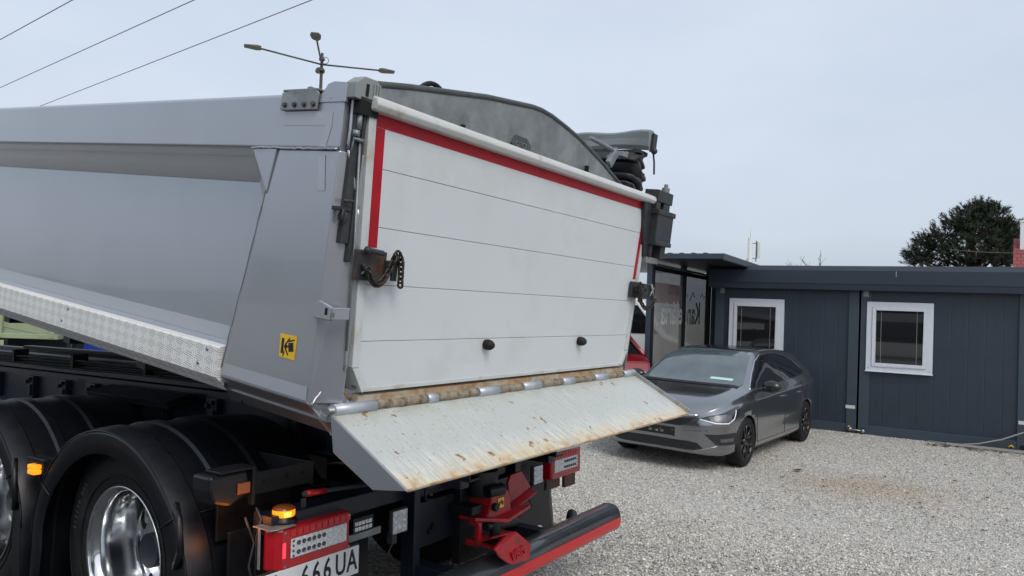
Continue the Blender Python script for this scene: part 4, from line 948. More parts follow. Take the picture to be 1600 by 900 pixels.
# upper jaw plate
plate3(mb, [(1.02, .24, -.62), (1.02, .14, -.62), (1.20, .08, -.655), (1.42, .10, -.635), (1.44, .12, -.63), (1.33, .17, -.665), (1.25, .24, -.65)], .016)
mb.prism([(.18, -.62), (.13, -.62), (.12, -.63), (.12, -.72), (.13, -.735), (.20, -.735), (.20, -.715), (.145, -.715), (.145, -.64), (.18, -.64)], 'x', 1.02, 1.045)
plate3(mb, [(1.02, .20, -.725), (1.02, .13, -.725), (1.12, .09, -.765), (1.20, .06, -.80), (1.26, .03, -.78), (1.30, .1, -.75), (1.30, .2, -.74)], .018)
# lower guide plate with lettering
plate3(mb, [(.99, .08, -.70), (1.0, .07, -.72), (.96, .0, -.70), (1.0, .0, -.745), (1.06, -.002, -.785), (1.09, -.004, -.80), (1.235, -.004, -.815), (1.255, -.002, -.75), (1.135, .0, -.665), (1.10, .02, -.66), (.95, .0, -.64), (.96, .03, -.665)][2:10], .016)
plate3(mb, [(.95, .0, -.655), (1.10, .0, -.665), (1.25, .0, -.74), (1.30, .16, -.74), (1.02, .16, -.73)], .014)
Cc(mb, 'coupling_jaw', 'red', cp, .006)
mb = MB(); text('VBG', .062, mb, lambda x, y, z_: (1.135+x*.98, -.0235-z_, -.762+y+x*.06), .004); Cc(mb, 'jaw_lettering', 'redlight', cp)
mb = MB(); plate3(mb, [(1.31, .16, -.50), (1.335, .16, -.462), (1.43, .16, -.458), (1.52, .16, -.555), (1.33, .16, -.60)], .016); plate3(mb, [(1.33, .165, -.60), (1.53, .165, -.556), (1.53, .13, -.578), (1.335, .13, -.625)], .010)
Cc(mb, 'coupling_guard', 'red', bevel=.004)
# mud flap with lettering
mb = MB(); mb.box((1.70, .50, -1.18), (2.262, .515, -.46)); mb.box((1.75, .48, -.56), (1.81, .50, -.42)); mb.box((1.70, .495, -.70), (2.255, .50, -.695)); fl = Cc(mb, 'mud_flap', 'blk', bevel=.003)
mb = MB(); text('VOLVO', .10, mb, lambda x, y, z_: (1.985+x*1.22, .499-z_, -.985+y), .001); Cc(mb, 'flap_lettering', 'white', fl)
mb = MB(); mb.box((.0, .52, -1.15), (.72, .535, -.50)); Cc(mb, 'mud_flap', 'blk', bevel=.003)
# under-run bar
mb = MB(); n_ = 28; c0 = (.10, -.86); ring = []
def rr_(a, rx=.075, rz=.078, p_=2.6): return (c0[0]+rx*abs(cos(a))**(2/p_)*(1 if cos(a) > 0 else -1), c0[1]+rz*abs(sin(a))**(2/p_)*(1 if sin(a) > 0 else -1))
P_ = [rr_(2*pi*k/n_) for k in range(n_)]
vs = [(u_, *q) for u_ in (.05, 2.29) for q in P_]; fs = [(k, (k+1) % n_, n_+(k+1) % n_, n_+k) for k in range(n_)]
mb.add(vs, fs, True); mb.add(vs[:n_], [tuple(range(n_))]); mb.add(vs[n_:], [tuple(range(n_))])
ub_ = Cc(mb, 'underrun_bar', 'barblk')
mb = MB(); arcp = [rr_(radians(a), .077, .080) for a in range(176, 217, 5)]; arci = [rr_(radians(a), .0745, .0775) for a in range(176, 217, 5)][::-1]
mb.prism(arcp+arci, 'x', .06, 2.29); Cc(mb, 'red_band', 'barred', ub_)
mb = MB(); mb.prism([rr_(2*pi*k/n_, .0765, .0795) for k in range(n_)], 'x', 2.285, 2.292); Cc(mb, 'bar_end_cap', 'barblk', ub_, .003)
mb = MB(); mb.box((.78, .12, -.84), (.86, .34, -.78)); mb.box((1.55, .12, -.84), (1.62, .34, -.78)); mb.tube([(1.95, .17, -.83), (2.02, .2, -.80)], .03, 10); Cc(mb, 'bar_arm', 'frame', ub_, .004)
# ================================================================ office building of container modules
ex = Vector((.86863, -.49546, 0)); en = Vector((.49546, .86863, 0)); OB = Vector((6.04515, 12.61642, 0))
MO = Matrix((ex, en, Vector((0, 0, 1)))).transposed().to_4x4(); MO.translation = OB
off = thing('office_building', 'dark anthracite container office with two white framed windows', 'building', mtx=MO)
mb = MB()
mods = [(-2.5, -.03), (.0, 2.42)]
def corrug(mb, x0, x1, z0, z1, y=.03, pitch=.24):
    n_ = max(1, round((x1-x0)/pitch)); p_ = (x1-x0)/n_; poly = []
    for i in range(n_):
        a = x0+i*p_; poly += [(a, y+.0), (a+p_*.04, y+.0035), (a+p_*.08, y), (a+p_*.55, y), (a+p_*.58, y+.001), (a+p_*.61, y)]
    poly += [(x1, y), (x1, y+.08), (x0, y+.08)]
    mb.prism(poly, 'z', z0, z1)
wins = [(-2.235, -1.26, 1.0, 2.27), (.095, 1.09, 1.095, 2.275)]
for (x0, x1), (wx0, wx1, wz0, wz1) in zip(mods, wins):
    a, b = x0+.14, x1-.14
    corrug(mb, wx1, b, .14, 2.5); corrug(mb, wx0, wx1, .14, wz0); mb.box((wx0, .02, wz1), (wx1, .11, 2.5))
    if wx0-a > .01: corrug(mb, a, wx0, .14, 2.5)
    # side and back walls
    mb.box((x0+.02, .1, .14), (x0+.08, 5.9, 2.5)); mb.box((x1-.08, .1, .14), (x1-.02, 5.9, 2.5)); mb.box((x0+.1, 5.9, .14), (x1-.1, 5.98, 2.5))
wl = mb.build('wall', 'anth', off)
for (x0, x1) in mods:
    for a in (x0, x1-.16):
        for y_ in (0, 5.86): MB().box((a, y_, -.1), (a+.16, y_+.14, 2.52)).build('corner_post', 'anth_l', off, .004)
    MB().box((x0+.16, .005, -.1), (x1-.16, .12, .155)).build('base_rail', 'anth_l', off, .004); MB().box((x0+.16, .012, 2.5), (x1-.16, .13, 2.56)).build('top_rail', 'anth_l', off, .004)

mb = MB(); mb.prism([(-.16, 2.46), (-.17, 2.56), (-.17, 2.80), (-.10, 2.885), (.15, 2.90), (.15, 2.50), (.0, 2.47)], 'x', -2.6, 5.2)
mb.box((-2.6, .15, 2.56), (5.2, 6.1, 2.87)); mb.build('roof_fascia', 'fascia', off, .004)
# second course edge
mb = MB(); mb.box((-2.602, -.176, 2.565), (5.2, -.171, 2.572)); mb.build('fascia_seam', 'canopyblk', off)
for k, (wx0, wx1, wz0, wz1) in enumerate(wins):
    mb = MB(); F_ = .10
    def ring(mb, a, b, c, d, w_, y0, y1):
        mb.box((a, y0, c), (a+w_, y1, d)); mb.box((b-w_, y0, c), (b, y1, d)); mb.box((a+w_, y0, c), (b-w_, y1, c+w_)); mb.box((a+w_, y0, d-w_), (b-w_, y1, d))
    ring(mb, wx0, wx1, wz0, wz1, .085, -.018, .05)
    wn = mb.build('window', 'window_frame', off, .003)
    mb = MB(); ring(mb, wx0+.087, wx1-.087, wz0+.087, wz1-.087, .055, -.032, .045); mb.box((wx0-.01, -.04, wz0-.012), (wx1+.01, .0, wz0+.004)); mb.build('sash', 'window_frame', wn, .005)
    mb = MB(); mb.box((wx0+.14, .0, wz0+.14), (wx1-.14, .012, wz1-.14)); mb.build('pane', 'pane', wn)
    mb = MB(); mb.box((wx0+.22, -.0035, wz0+.14), (wx0+.225, -.0005, wz1-.14)); mb.box((wx1-.24, -.0035, wz0+.14), (wx1-.235, -.0005, wz1-.14)); mb.build('blind_cord', 'hose', wn)
    mb = MB()
    for (a, b) in ((wx0+.045, wz0+.05), (wx1-.045, wz0+.05)): mb.disc((a, -.0185, b), .008, 'y', -.003, 8)
    mb.build('screw', 'bolt', wn)
mb = MB()
for (a, b) in ((-2.42, -.0), (.03, 0)): mb.box((a, -.006, 2.36), (a+.09, -.0005, 2.46))
mb.build('module_plate', 'galv', off, .002)
mb = MB(); mb.box((-.20, -.006, .42), (-.05, -.0005, .475)); mb.box((2.275, -.006, .42), (2.41, -.0005, .475)); mb.build('grey_label', 'mast', off)
mb = MB(); mb.tube([(-.18, -.03, .07), (.09, -.03, .055)], .012, 8); mb.sphere((-.12, -.03, .07), .035); mb.sphere((.08, -.03, .055), .035); mb.build('module_clamp', 'bolt', off)
mb = MB()
for x in (-.12, .08, 2.34): mb.disc((x, -.002, .06), .04, 'y', -.004, 16)
mb.build('lifting_hole', 'hole', off)
mb = MB(); mb.tube([(-.17, -.01, .09), (-.14, -.02, .12), (-.12, -.02, .08)], .012, 8); mb.tube([(2.15, -.012, .05), (2.19, -.02, .08), (2.22, -.01, .05)], .012, 8); mb.build('clamp_hook', 'yellow', off)
mb = MB(); mb.box((2.44, -.0, .0), (5.2, .12, 2.5)); mb.build('side_annex', 'fascia', off)
mb = MB(); mb.box((.7, -.20, 2.872), (.705, -.17, 2.885)); mb = MB(); mb.box((.528, -.1745, 2.70), (.534, -.171, 2.79)); mb.build('fascia_streak', 'mast', off)

kerb = MB().box((1.3, -.30, -.05), (6.0, -.12, .035)).build('kerb_strip', 'concrete', None, .01, local=None); kerb.matrix_world = MO
kerb['kind'] = 'structure'
hose = MB().tube([(1.05, -.08, .02), (1.3, -.10, .012), (1.5, -.12, .02), (1.75, -.14, .07), (2.05, -.14, .17), (2.35, -.12, .32), (2.7, -.10, .50), (3.2, -.08, .62)], .011, 8).build('hose', 'hose'); hose.matrix_world = MO
hose['label'] = 'thin grey hose lying along the foot of the dark office wall'; hose['category'] = 'hose'

# ================================================================ glazed canopy
cn = thing('glazed_canopy', 'black framed canopy with smoked glass wall carrying mirrored lettering', 'canopy', mtx=MO)
EX = -3.15
mb = MB()
for y_ in (-1.83, .06, 1.95): mb.box((EX-.05, y_-.05, -.05), (EX+.05, y_+.05, 2.86))
mb.box((EX-.035, -1.78, 2.68), (EX+.035, 1.9, 2.76)); mb.box((EX-.035, -1.78, .05), (EX+.035, 1.9, .12))
for y_ in (-1.83, 1.95): mb.box((-5.6, y_-.05, -.05), (-5.5, y_+.05, 2.86))
mb.build('post', 'canopyblk', cn, .004)
mb = MB(); mb.box((EX-.06, -1.90, .0), (EX+.03, -1.885, 2.86)); mb.build('post_cladding', 'anth_l', cn, .002)
mb = MB(); mb.box((-5.7, -1.98, 2.85), (-1.93, 2.2, 2.868)); mb.box((-5.7, -2.0, 2.855), (-1.91, -1.96, 2.945)); mb.box((-1.95, -1.96, 2.84), (-1.91, 2.2, 2.94)); mb.build('roof', 'canopyblk', cn, .003)
mb = MB(); mb.box((EX, 2.2, 0), (-2.52, 2.3, 2.85)); mb.build('back_panel', 'anth_l', cn)
mb = MB(); mb.box((-5.72, -2.02, 2.862), (-1.90, -2.001, 2.950)); mb.box((-1.905, -2.0, 2.85), (-1.89, 2.2, 2.955)); mb.build('roof_edge', 'anth_l', cn, .003)
mb = MB()
for k in range(18): mb.prism([(-5.65+.2*k, 2.94), (-5.62+.2*k, 2.965), (-5.57+.2*k, 2.965), (-5.54+.2*k, 2.94)], 'y', -1.99, 2.2)
mb.box((-5.7, -1.95, 2.90), (-1.95, 2.2, 2.94)); mb.build('roof_sheet', 'fascia', cn)
mb = MB(); mb.box((EX+.036, -1.78, 2.76), (EX+.06, 1.9, 2.80)); mb.build('top_channel', 'galv', cn)
for (a, b) in ((-1.77, .0), (.12, 1.89)):
    mb = MB(); mb.box((EX-.006, a, .13), (EX+.006, b, 2.675)); mb.build('glass_pane', 'smoke', cn)
# lettering on the far side of the glass, read mirrored from here
mb = MB(); text('Kancelária', .62, mb, lambda x, y, z_: (EX-.0075-z_*0, -.02-x*1.0, 1.78+y), .0, xs=.86); mb.v = [(v[0], v[1], v[2]) for v in mb.v]
lt_ = mb.build('window_lettering', 'ghostletter', cn)
# flip so that K is at the far right when seen from the outside
def relief(word, size, y0, z0, xs_, x_, bold=0):
    mb = MB(); text(word, size, mb, lambda x, y, z_: (x_+z_, y0-x, z0+y), .0008, xs=xs_, bold=bold); return mb
bpy.data.objects.remove(lt_)
relief('Kancelária', .62, .02, 1.93, 1.0, EX+.0075, .012).build('window_lettering', 'ghostletter', cn)
relief('AUTO', .26, -.55, 2.36, .9, EX+.0075).build('window_lettering', 'ghostdark', cn)  # reflection of a sign, painted onto the pane as letters
mb = MB(); mb.box((EX+.0065, -1.70, 2.12), (EX+.0072, -.08, 2.48)); mb.build('sign_band', 'ghostred', cn)  # reddish field of that reflected sign, painted on the glass
mb = MB()
pts = [(EX+.009, 1.0+.75*(1-k/20.), 2.28+.05*sin(k*.9)+.006*k) for k in range(14)]; mb.tube(pts, .006, 5); mb.disc((EX+.0075, .36, 2.30), .03, 'x', .001, 12); mb.tube([(EX+.009, .5, 2.20), (EX+.009, .72, 2.38), (EX+.009, .85, 2.28)], .008, 5)
mb.build('logo', 'ghostdark', cn)

# ================================================================ passenger cars
def catmull(xs_, ys_, x):
    return float(np.interp(x, xs_, ys_))
def make_car(label, cat, mtx, paint, roofpaint, detail=True):
    root = thing('parked_car', label, cat, mtx=mtx)
    # stations: x, half width low, half width belt, belt z, roof half width, top z, bottom z
    S = np.array([
     (-2.10, .58, .56, .74, .48, .80, .42), (-2.09, .72, .69, .86, .53, .95, .33), (-2.05, .80, .76, .97, .54, 1.05, .27), (-1.95, .85, .79, 1.03, .54, 1.17, .23),
     (-1.84, .875, .81, 1.04, .545, 1.32, .21), (-1.68, .89, .82, 1.04, .55, 1.392, .20), (-1.40, .90, .83, 1.03, .56, 1.425, .19), (-1.0, .905, .84, 1.01, .575, 1.455, .18),
     (-.5, .905, .845, .99, .59, 1.478, .17), (0, .905, .845, .975, .60, 1.480, .17), (.35, .905, .845, .965, .595, 1.455, .17), (.6, .905, .845, .955, .61, 1.385, .17),
     (.85, .905, .845, .950, .64, 1.255, .17), (1.05, .905, .845, .943, .67, 1.120, .17), (1.20, .90, .84, .936, .70, 1.030, .17), (1.30, .90, .838, .928, .70, 1.003, .17), (1.5, .895, .83, .90, .70, .975, .18),
     (1.75, .88, .80, .86, .64, .935, .19), (1.93, .85, .76, .81, .60, .885, .19), (2.04, .79, .71, .765, .55, .835, .20), (2.11, .70, .64, .73, .49, .785, .21), (2.155, .56, .51, .69, .40, .735, .23), (2.185, .36, .33, .65, .27, .69, .26)])
    X = np.unique(np.concatenate([np.linspace(-2.10, 2.185, 110), S[:, 0]]))
    def smooth_interp(col):
        v = np.interp(X, S[:, 0], S[:, col]); k = np.array([.25, .5, .25])
        for _ in range(7):
            v2 = np.convolve(np.pad(v, 1, mode='edge'), k, 'valid'); v2[:3] = v[:3]; v2[-3:] = v[-3:]; v = v2
        return v
    cols = [smooth_interp(i) for i in range(7)]
    def section(i):
        x = X[i]; _, wl_, wb, zb, wr, zt, z0 = [c[i] for c in cols]
        h = zt-zb; cp_ = [(0, z0), (wl_*.80, z0), (wl_*.955, z0+.03), (wl_*.985, z0+.12), (wl_*.985, z0+.30), (wl_*1.0, .58 if zb > .75 else z0+.6*(zb-z0)), (wl_*.992, zb-.13 if zb > .75 else z0+.75*(zb-z0)), (wb*1.035, zb-.075 if zb > .75 else z0+.85*(zb-z0)), (wb, zb), (wb-(wb-wr)*.08, zb+h*.10), (wb-(wb-wr)*.40, zb+h*.45), (wr+(wb-wr)*.15, zb+h*.78), (wr*.93, zb+h*.93), (wr*.75, zb+h*.975), (wr*.4, zb+h*.995), (0, zt)]
        out_ = []
        P_ = [cp_[0]]+cp_+[cp_[-1]]
        for j in range(len(cp_)-1):
            p0, p1, p2, p3 = P_[j], P_[j+1], P_[j+2], P_[j+3]
            for q in range(3):
                t_ = q/3; out_.append(tuple(.5*((2*p1[d])+(-p0[d]+p2[d])*t_+(2*p0[d]-5*p1[d]+4*p2[d]-p3[d])*t_*t_+(-p0[d]+3*p1[d]-3*p2[d]+p3[d])*t_**3) for d in (0, 1)))
        out_.append(cp_[-1]); return out_
    vs = []; rows = []
    for i in range(len(X)):
        s_ = section(i); full = [(X[i], max(0, y), z_) for y, z_ in s_]+[(X[i], -max(0, y), z_) for y, z_ in s_[-2:0:-1]]
        rows.append(len(full)); vs += full
    L_ = rows[0]; G_ = np.array(vs).reshape(len(X), L_, 3)
    for _ in range(5):
        G2 = G_.copy(); G2[3:-3] = .25*G_[2:-4]+.5*G_[3:-3]+.25*G_[4:-2]; G_ = G2
    for _ in range(1):
        G2 = .2*np.roll(G_, 1, 1)+.6*G_+.2*np.roll(G_, -1, 1); G2[:3] = G_[:3]; G2[-3:] = G_[-3:]; G_ = G2
    vs = [tuple(v) for v in G_.reshape(-1, 3)]
    fs = [(i*L_+j, i*L_+(j+1) % L_, (i+1)*L_+(j+1) % L_, (i+1)*L_+j) for i in range(len(X)-1) for j in range(L_)]+[tuple(range(L_)), tuple(range((len(X)-1)*L_, len(X)*L_))[::-1]]
    mb = MB().add(vs, fs, True); full_o = mb.build('tmp', paint)
    bvh = BVHTree.FromObject(full_o, bpy.context.evaluated_depsgraph_get())
    # wheel arches by boolean
    cut = MB(); WX = (1.335, -1.327); WR = .345
    for wx in WX:
        for sg in (1, -1): cut.prism([(wx+WR*cos(a), .325+WR*sin(a)) for a in np.linspace(0, 2*pi, 48, False)], 'y', sg*.62, sg*1.1)
    co_ = cut.build('cut', 'cartrim')
    bm_ = full_o.modifiers.new('b', 'BOOLEAN'); bm_.operation = 'DIFFERENCE'; bm_.object = co_; bm_.solver = 'EXACT'
    me = bpy.data.meshes.new_from_object(full_o.evaluated_get(bpy.context.evaluated_depsgraph_get()))
    me.materials.clear(); me.materials.append(M[paint]); me.materials.append(M['cartrim'])
    for p_ in me.polygons:
        c = p_.center
        inw = any((c.x-wx)**2+(c.z-.325)**2 < (WR+.004)**2 for wx in WX) and abs(c.y) < .90 and abs(c.y) > .6
        if (inw and (abs(p_.normal.y) < .3 or abs(c.y) < .66)) or (c.z < .215): p_.material_index = 1; p_.use_smooth = False
    body_ = bpy.data.objects.new('body', me); COL.objects.link(body_); body_.parent = root
    bpy.data.objects.remove(full_o); bpy.data.objects.remove(co_)
    def patch(poly, dirv, origin_fn, m_, name, off=.004, parent=root, res=.03, mirror=True, smooth_=True, bevelish=.0):
        """polygon in a 2D plane, cut into a grid and laid on the body"""
        bm = bmesh.new(); vv = [bm.verts.new((a, b, 0)) for a, b in poly]; bm.faces.new(vv)
        xs__ = [a for a, b in poly]; ys__ = [b for a, b in poly]
        for k in np.arange(min(xs__)+res, max(xs__), res): bmesh.ops.bisect_plane(bm, geom=bm.verts[:]+bm.edges[:]+bm.faces[:], plane_co=(k, 0, 0), plane_no=(1, 0, 0))
        for k in np.arange(min(ys__)+res, max(ys__), res): bmesh.ops.bisect_plane(bm, geom=bm.verts[:]+bm.edges[:]+bm.faces[:], plane_co=(0, k, 0), plane_no=(0, 1, 0))
        bmesh.ops.triangulate(bm, faces=[f for f in bm.faces if len(f.verts) > 4])
        bm.verts.index_update(); outv = []; ok = []
        for v in bm.verts:
            o_ = Vector(origin_fn(v.co.x, v.co.y)); hit = bvh.ray_cast(o_, Vector(dirv))
            if hit[0] is None: outv.append(None)
            else: outv.append(hit[0]+hit[1]*off*(1 if hit[1].dot(Vector(dirv)) < 0 else -1))
        fcs = [tuple(v.index for v in f.verts) for f in bm.faces]; fcs = [f for f in fcs if all(outv[i] is not None for i in f)]; bm.free()
        V_ = [tuple(v) if v is not None else (0, 0, 0) for v in outv]; mb_ = MB(); used_ = sorted({i for f in fcs for i in f}); ix = {i: k for k, i in enumerate(used_)}
        mb_.add([V_[i] for i in used_], [tuple(ix[i] for i in f) for f in fcs], smooth_)
        if mirror: mb_.add([(V_[i][0], -V_[i][1], V_[i][2]) for i in used_], [tuple(ix[i] for i in f)[::-1] for f in fcs], smooth_)
        return mb_.build(name, m_, parent)
    side = dict(dirv=(0, -1, 0), origin_fn=lambda a, b: (a, 3, b))
    front = dict(dirv=(-1, 0, 0), origin_fn=lambda a, b: (4, a, b))
    topd = dict(dirv=(0, 0, -1), origin_fn=lambda a, b: (a, b, 3))
    # roof black skin
    patch([(.40, -.52), (.40, .52), (-1.55, .52), (-1.55, -.52)], **topd, m_=roofpaint, name='roof', off=.003, mirror=False, res=.06)
    # windscreen
    patch([(1.22, -.72), (1.24, -.4), (1.24, .4), (1.22, .72), (1.10, .735), (.80, .665), (.44, .585), (.38, .42), (.36, 0), (.38, -.42), (.44, -.585), (.80, -.665), (1.10, -.735)], **topd, m_='screen', name='windscreen', off=.008, mirror=False, res=.045)
    patch([(1.29, -.72), (1.32, 0), (1.29, .72), (1.225, .72), (1.235, 0), (1.225, -.72)], **topd, m_='cartrim', name='scuttle', off=.006, mirror=False, res=.05)
    patch([(-1.72, -.50), (-1.72, .50), (-1.98, .54), (-1.98, -.54)], **topd, m_='carglass', name='rear_window', off=.004, mirror=False, res=.05)
    # side windows
    fw = [(1.03, .99), (.72, 1.155), (.42, 1.295), (.12, 1.368), (-.22, 1.385), (-.25, 1.02), (.3, 1.005)]
    rw = [(-.30, 1.385), (-.30, 1.02), (-1.02, 1.05), (-1.12, 1.10), (-1.05, 1.20), (-.92, 1.34), (-.7, 1.37)]
    qw = [(-1.08, 1.06), (-1.18, 1.11), (-1.0, 1.33), (-1.22, 1.28), (-1.45, 1.14), (-1.50, 1.10)]
    qw = [(-1.10, 1.055), (-1.00, 1.325), (-1.20, 1.255), (-1.38, 1.11)]
    patch([(1.08, .975), (.74, 1.165), (.42, 1.31), (.12, 1.388), (-.3, 1.403), (-.72, 1.392), (-1.0, 1.345), (-1.22, 1.27), (-1.45, 1.12), (-1.42, 1.08), (-.9, 1.035), (-.25, 1.01), (.4, .985)], **side, m_='carblk', name='window_surround', off=.003)
    patch(fw, **side, m_='carglass', name='side_window'); patch(rw, **side, m_='carglass', name='side_window'); patch(qw, **side, m_='carglass', name='side_window')
    # chrome surround line
    def strip(pts_, wd, m_, name, off=.006, proj=side, mirror=True):
        mb_ = MB(); P2 = []
        for (a0, b0), (a1, b1) in zip(pts_, pts_[1:]):
            n2 = max(2, int(sqrt((a1-a0)**2+(b1-b0)**2)/.05))
            for q in range(n2): P2.append((a0+(a1-a0)*q/n2, b0+(b1-b0)*q/n2))
        P2.append(pts_[-1]); P3 = []
        for a, b in P2:
            h = bvh.ray_cast(Vector(proj['origin_fn'](a, b)), Vector(proj['dirv']))
            if h[0] is not None: P3.append(h[0]+Vector(proj['dirv'])*(wd*.35-off*.3))
        if len(P3) > 1:
            mb_.tube(P3, wd, 6)
            if mirror: mb_.tube([(p_.x, -p_.y, p_.z) for p_ in P3], wd, 6)
        return mb_.build(name, m_, root)
    strip([(1.08, .97), (.74, 1.165), (.43, 1.315), (.12, 1.395), (-.3, 1.41), (-.72, 1.396), (-1.0, 1.35), (-1.22, 1.275), (-1.45, 1.11)], .008, 'chromestrip', 'window_trim')
    # door seams
    dk = 'ink'
    strip([(.98, .93), (.99, .60), (.93, .28)], .004, dk, 'door_seam'); strip([(-.27, 1.0), (-.24, .6), (-.24, .28)], .004, dk, 'door_seam'); strip([(-1.05, 1.03), (-1.12, .80), (-.98, .55), (-.93, .35)], .004, dk, 'door_seam'); strip([(.93, .28), (-.93, .28)], .004, dk, 'door_seam')
    # handles
    mb = MB()
    for hx in (-.12, -.95):
        for sg in (1, -1): mb.box((hx-.09, sg*.895, .80), (hx+.09, sg*.925, .828))
    mb.build('door_handle', paint, root, .008)
    mb = MB(); mb.box((-.06, .925, .805), (-.02, .929, .823)); mb.box((-.89, .925, .805), (-.85, .929, .823)); mb.build('handle_accent', 'chromestrip', root)
    # mirrors
    for sg in (1, -1):
        mb = MB(); mb.sphere((.78, sg*1.01, 1.01), .13, 18, 12, (.66, 1.0, .66)); mr_ = mb.build('door_mirror', 'carblk', root)
        mb = MB(); mb.box((.76, sg*.84, .94), (.84, sg*.95, .97)); mb.build('mirror_arm', 'cartrim', mr_)
    # front: upper grille, chrome wing, lower grille, fog surrounds, plate
    patch([(-.50, .655), (.50, .655), (.44, .60), (.34, .555), (-.34, .555), (-.44, .60)], **front, m_='cartrim', name='upper_grille', off=.006, mirror=False)
    for sg in (1, -1):
        strip([(sg*.03, .672), (sg*.12, .668), (sg*.30, .676), (sg*.55, .702)], .016, 'chromestrip', 'grille_wing', proj=front, mirror=False)
    mb = MB()
    hz = bvh.ray_cast(Vector((4, 0, .67)), Vector((-1, 0, 0)))[0]
    mb.lathe([(.045, .0), (.052, .008), (.045, .016), (.04, .008), (.045, 0)], (hz.x, 0, .675), 'x', 24); mb.prism([(-.035, .683), (.0, .678), (.004, .684), (.035, .668), (.0, .672), (-.004, .667)], 'x', hz.x+.004, hz.x+.012); mb.build('emblem', 'chromestrip', root)
    for zz in (.58, .605, .63): strip([(-.42, zz), (-.2, zz), (.2, zz), (.42, zz)], .004, 'carblk', 'grille_bar', proj=front, mirror=False)
    patch([(-.62, .30), (-.56, .36), (-.45, .375), (.45, .375), (.56, .36), (.62, .30), (.5, .27), (-.5, .27)], **front, m_='cartrim', name='lower_grille', off=.006, mirror=False)
    strip([(-.80, .345), (-.62, .285), (-.4, .255), (.4, .255), (.62, .285), (.80, .345)], .010, paint, 'bumper_lip', proj=front, mirror=False)
    qd = Vector((-.80, -.60, 0)); qn = Vector((-.60, .80, 0))
    ob = dict(dirv=tuple(qd), origin_fn=lambda a, b: tuple(-qd*4+qn*a+Vector((0, 0, b))))
    # headlamp in the oblique plane; a = y'*.. measured across
    def ob_a(x, y): return Vector((x, y, 0)).dot(qn)
    a1, a2 = ob_a(2.10, .50), ob_a(1.62, .86)
    # a increases toward the side: a1<a2
    H_ = lambda k, z_: (a1+(a2-a1)*k, z_)
    patch([H_(0, .655), H_(.35, .605), H_(.72, .60), H_(1.0, .69), H_(1.05, .80), H_(.95, .80), H_(.6, .735), H_(.25, .70)], **ob, m_='headdk', name='headlight', off=.007)
    patch([H_(.25, .688), H_(.30, .632), H_(.74, .628), H_(.80, .70), H_(.62, .716)], **ob, m_='headl', name='headlight_unit', off=.011)
    strip([H_(.06, .655), H_(.38, .615), H_(.70, .612), H_(.86, .66), H_(.93, .76)], .012, 'drl', 'daytime_strip', proj=ob, off=.02)
    patch([H_(.16, .475), H_(.42, .35), H_(.98, .335), H_(1.0, .36), H_(.93, .48)], **ob, m_='cartrim', name='fog_surround', off=.006)
    patch([H_(.50, .425), H_(.52, .385), H_(.85, .380), H_(.86, .425)], **ob, m_='headl', name='fog_lamp', off=.011)
    hz = bvh.ray_cast(Vector((4, 0, .47)), Vector((-1, 0, 0)))[0]
    mb = MB(); mb.box((hz.x-.03, -.27, .41), (hz.x+.012, .27, .525)); npb = mb.build('plate_holder', 'ink', root, .006)
    mb = MB(); mb.box((hz.x+.0125, -.25, .413), (hz.x+.0135, .25, .420))
    for yy in (-.24, -.08, .08, .24): mb.disc((hz.x+.012, yy, .49), .008, 'x', .002, 8)
    for yy in (-.06, .03, .1): mb.box((hz.x+.0125, yy-.02, .45), (hz.x+.0135, yy+.02, .475))
    mb.build('holder_print', 'galv', npb)
    # wiper, screen paper, sensor
    strip([(1.225, -.55), (1.19, -.1), (1.15, .35)], .007, 'cartrim', 'wiper', off=-.01, proj=topd, mirror=False)
    if detail:
        patch([(1.14, .28), (1.14, .60), (1.09, .60), (1.09, .29)], **topd, m_='papergreen', name='screen_paper', off=.011, mirror=False)
        el_ = [( .56+.07*cos(a), .0+.17*sin(a)) for a in np.linspace(0, 2*pi, 20, False)]
        patch(el_, **topd, m_='sensor', name='rear_view_mirror', off=.011, mirror=False)
    mb = MB(); mb.prism([(-.02, 0), (.03, 0), (-.03, .055), (-.05, .055)], 'y', -.012, .012); ant = mb.build('roof_aerial', 'carblk', root, local=Matrix.Translation((-1.35, 0, 1.42)))
    patch([(-1.93, .80), (-2.02, .92), (-1.97, .94), (-1.85, .86)], **side, m_='lampred', name='rear_light', off=.006)
    # wheels
    w_first = None
    for wx in WX:
        for sg in (1, -1):
            mtx_ = Matrix.Translation((wx, sg*.90, .322)) @ (Matrix.Identity(4) if sg > 0 else Matrix.Rotation(pi, 4, 'Z'))
            if w_first is None:
                mb = MB(); mb.lathe([(.215, -.02), (.235, -.003), (.27, .0), (.305, -.012), (.318, -.03), (.322, -.06), (.322, -.16), (.312, -.19), (.27, -.205), (.215, -.2)], (0, 0, 0), 'y', 56)
                w_first = mb.build('wheel', 'rubber', root, local=mtx_)
                mb = MB(); mb.lathe([(.222, -.012), (.216, -.014), (.208, -.03), (.200, -.12), (.19, -.14), (.05, -.14), (0, -.14)], (0, 0, 0), 'y', 48); mb.build('rim', 'cartrim', w_first)
                mb = MB()
                for k in range(5):
                    for d_ in (-.16, .16):
                        a = 2*pi*k/5; c1 = Vector((cos(a), 0, sin(a))); c2 = Vector((cos(a+d_*1.4), 0, sin(a+d_*1.4)))
                        mb.tube([c1*.045+Vector((0, -.035, 0)), c2*.13+Vector((0, -.024, 0)), c2*.212+Vector((0, -.016, 0))], [.016, .013, .012], 6)
                mb.lathe([(0, -.022), (.04, -.022), (.055, -.035), (.055, -.06)], (0, 0, 0), 'y', 24); mb.lathe([(.221, -.010), (.214, -.010), (.210, -.02)], (0, 0, 0), 'y', 48)
                mb.build('spoke', 'carblk', w_first)
            else:
                c = copy_tree(w_first, root); c.matrix_local = mtx_
    return root
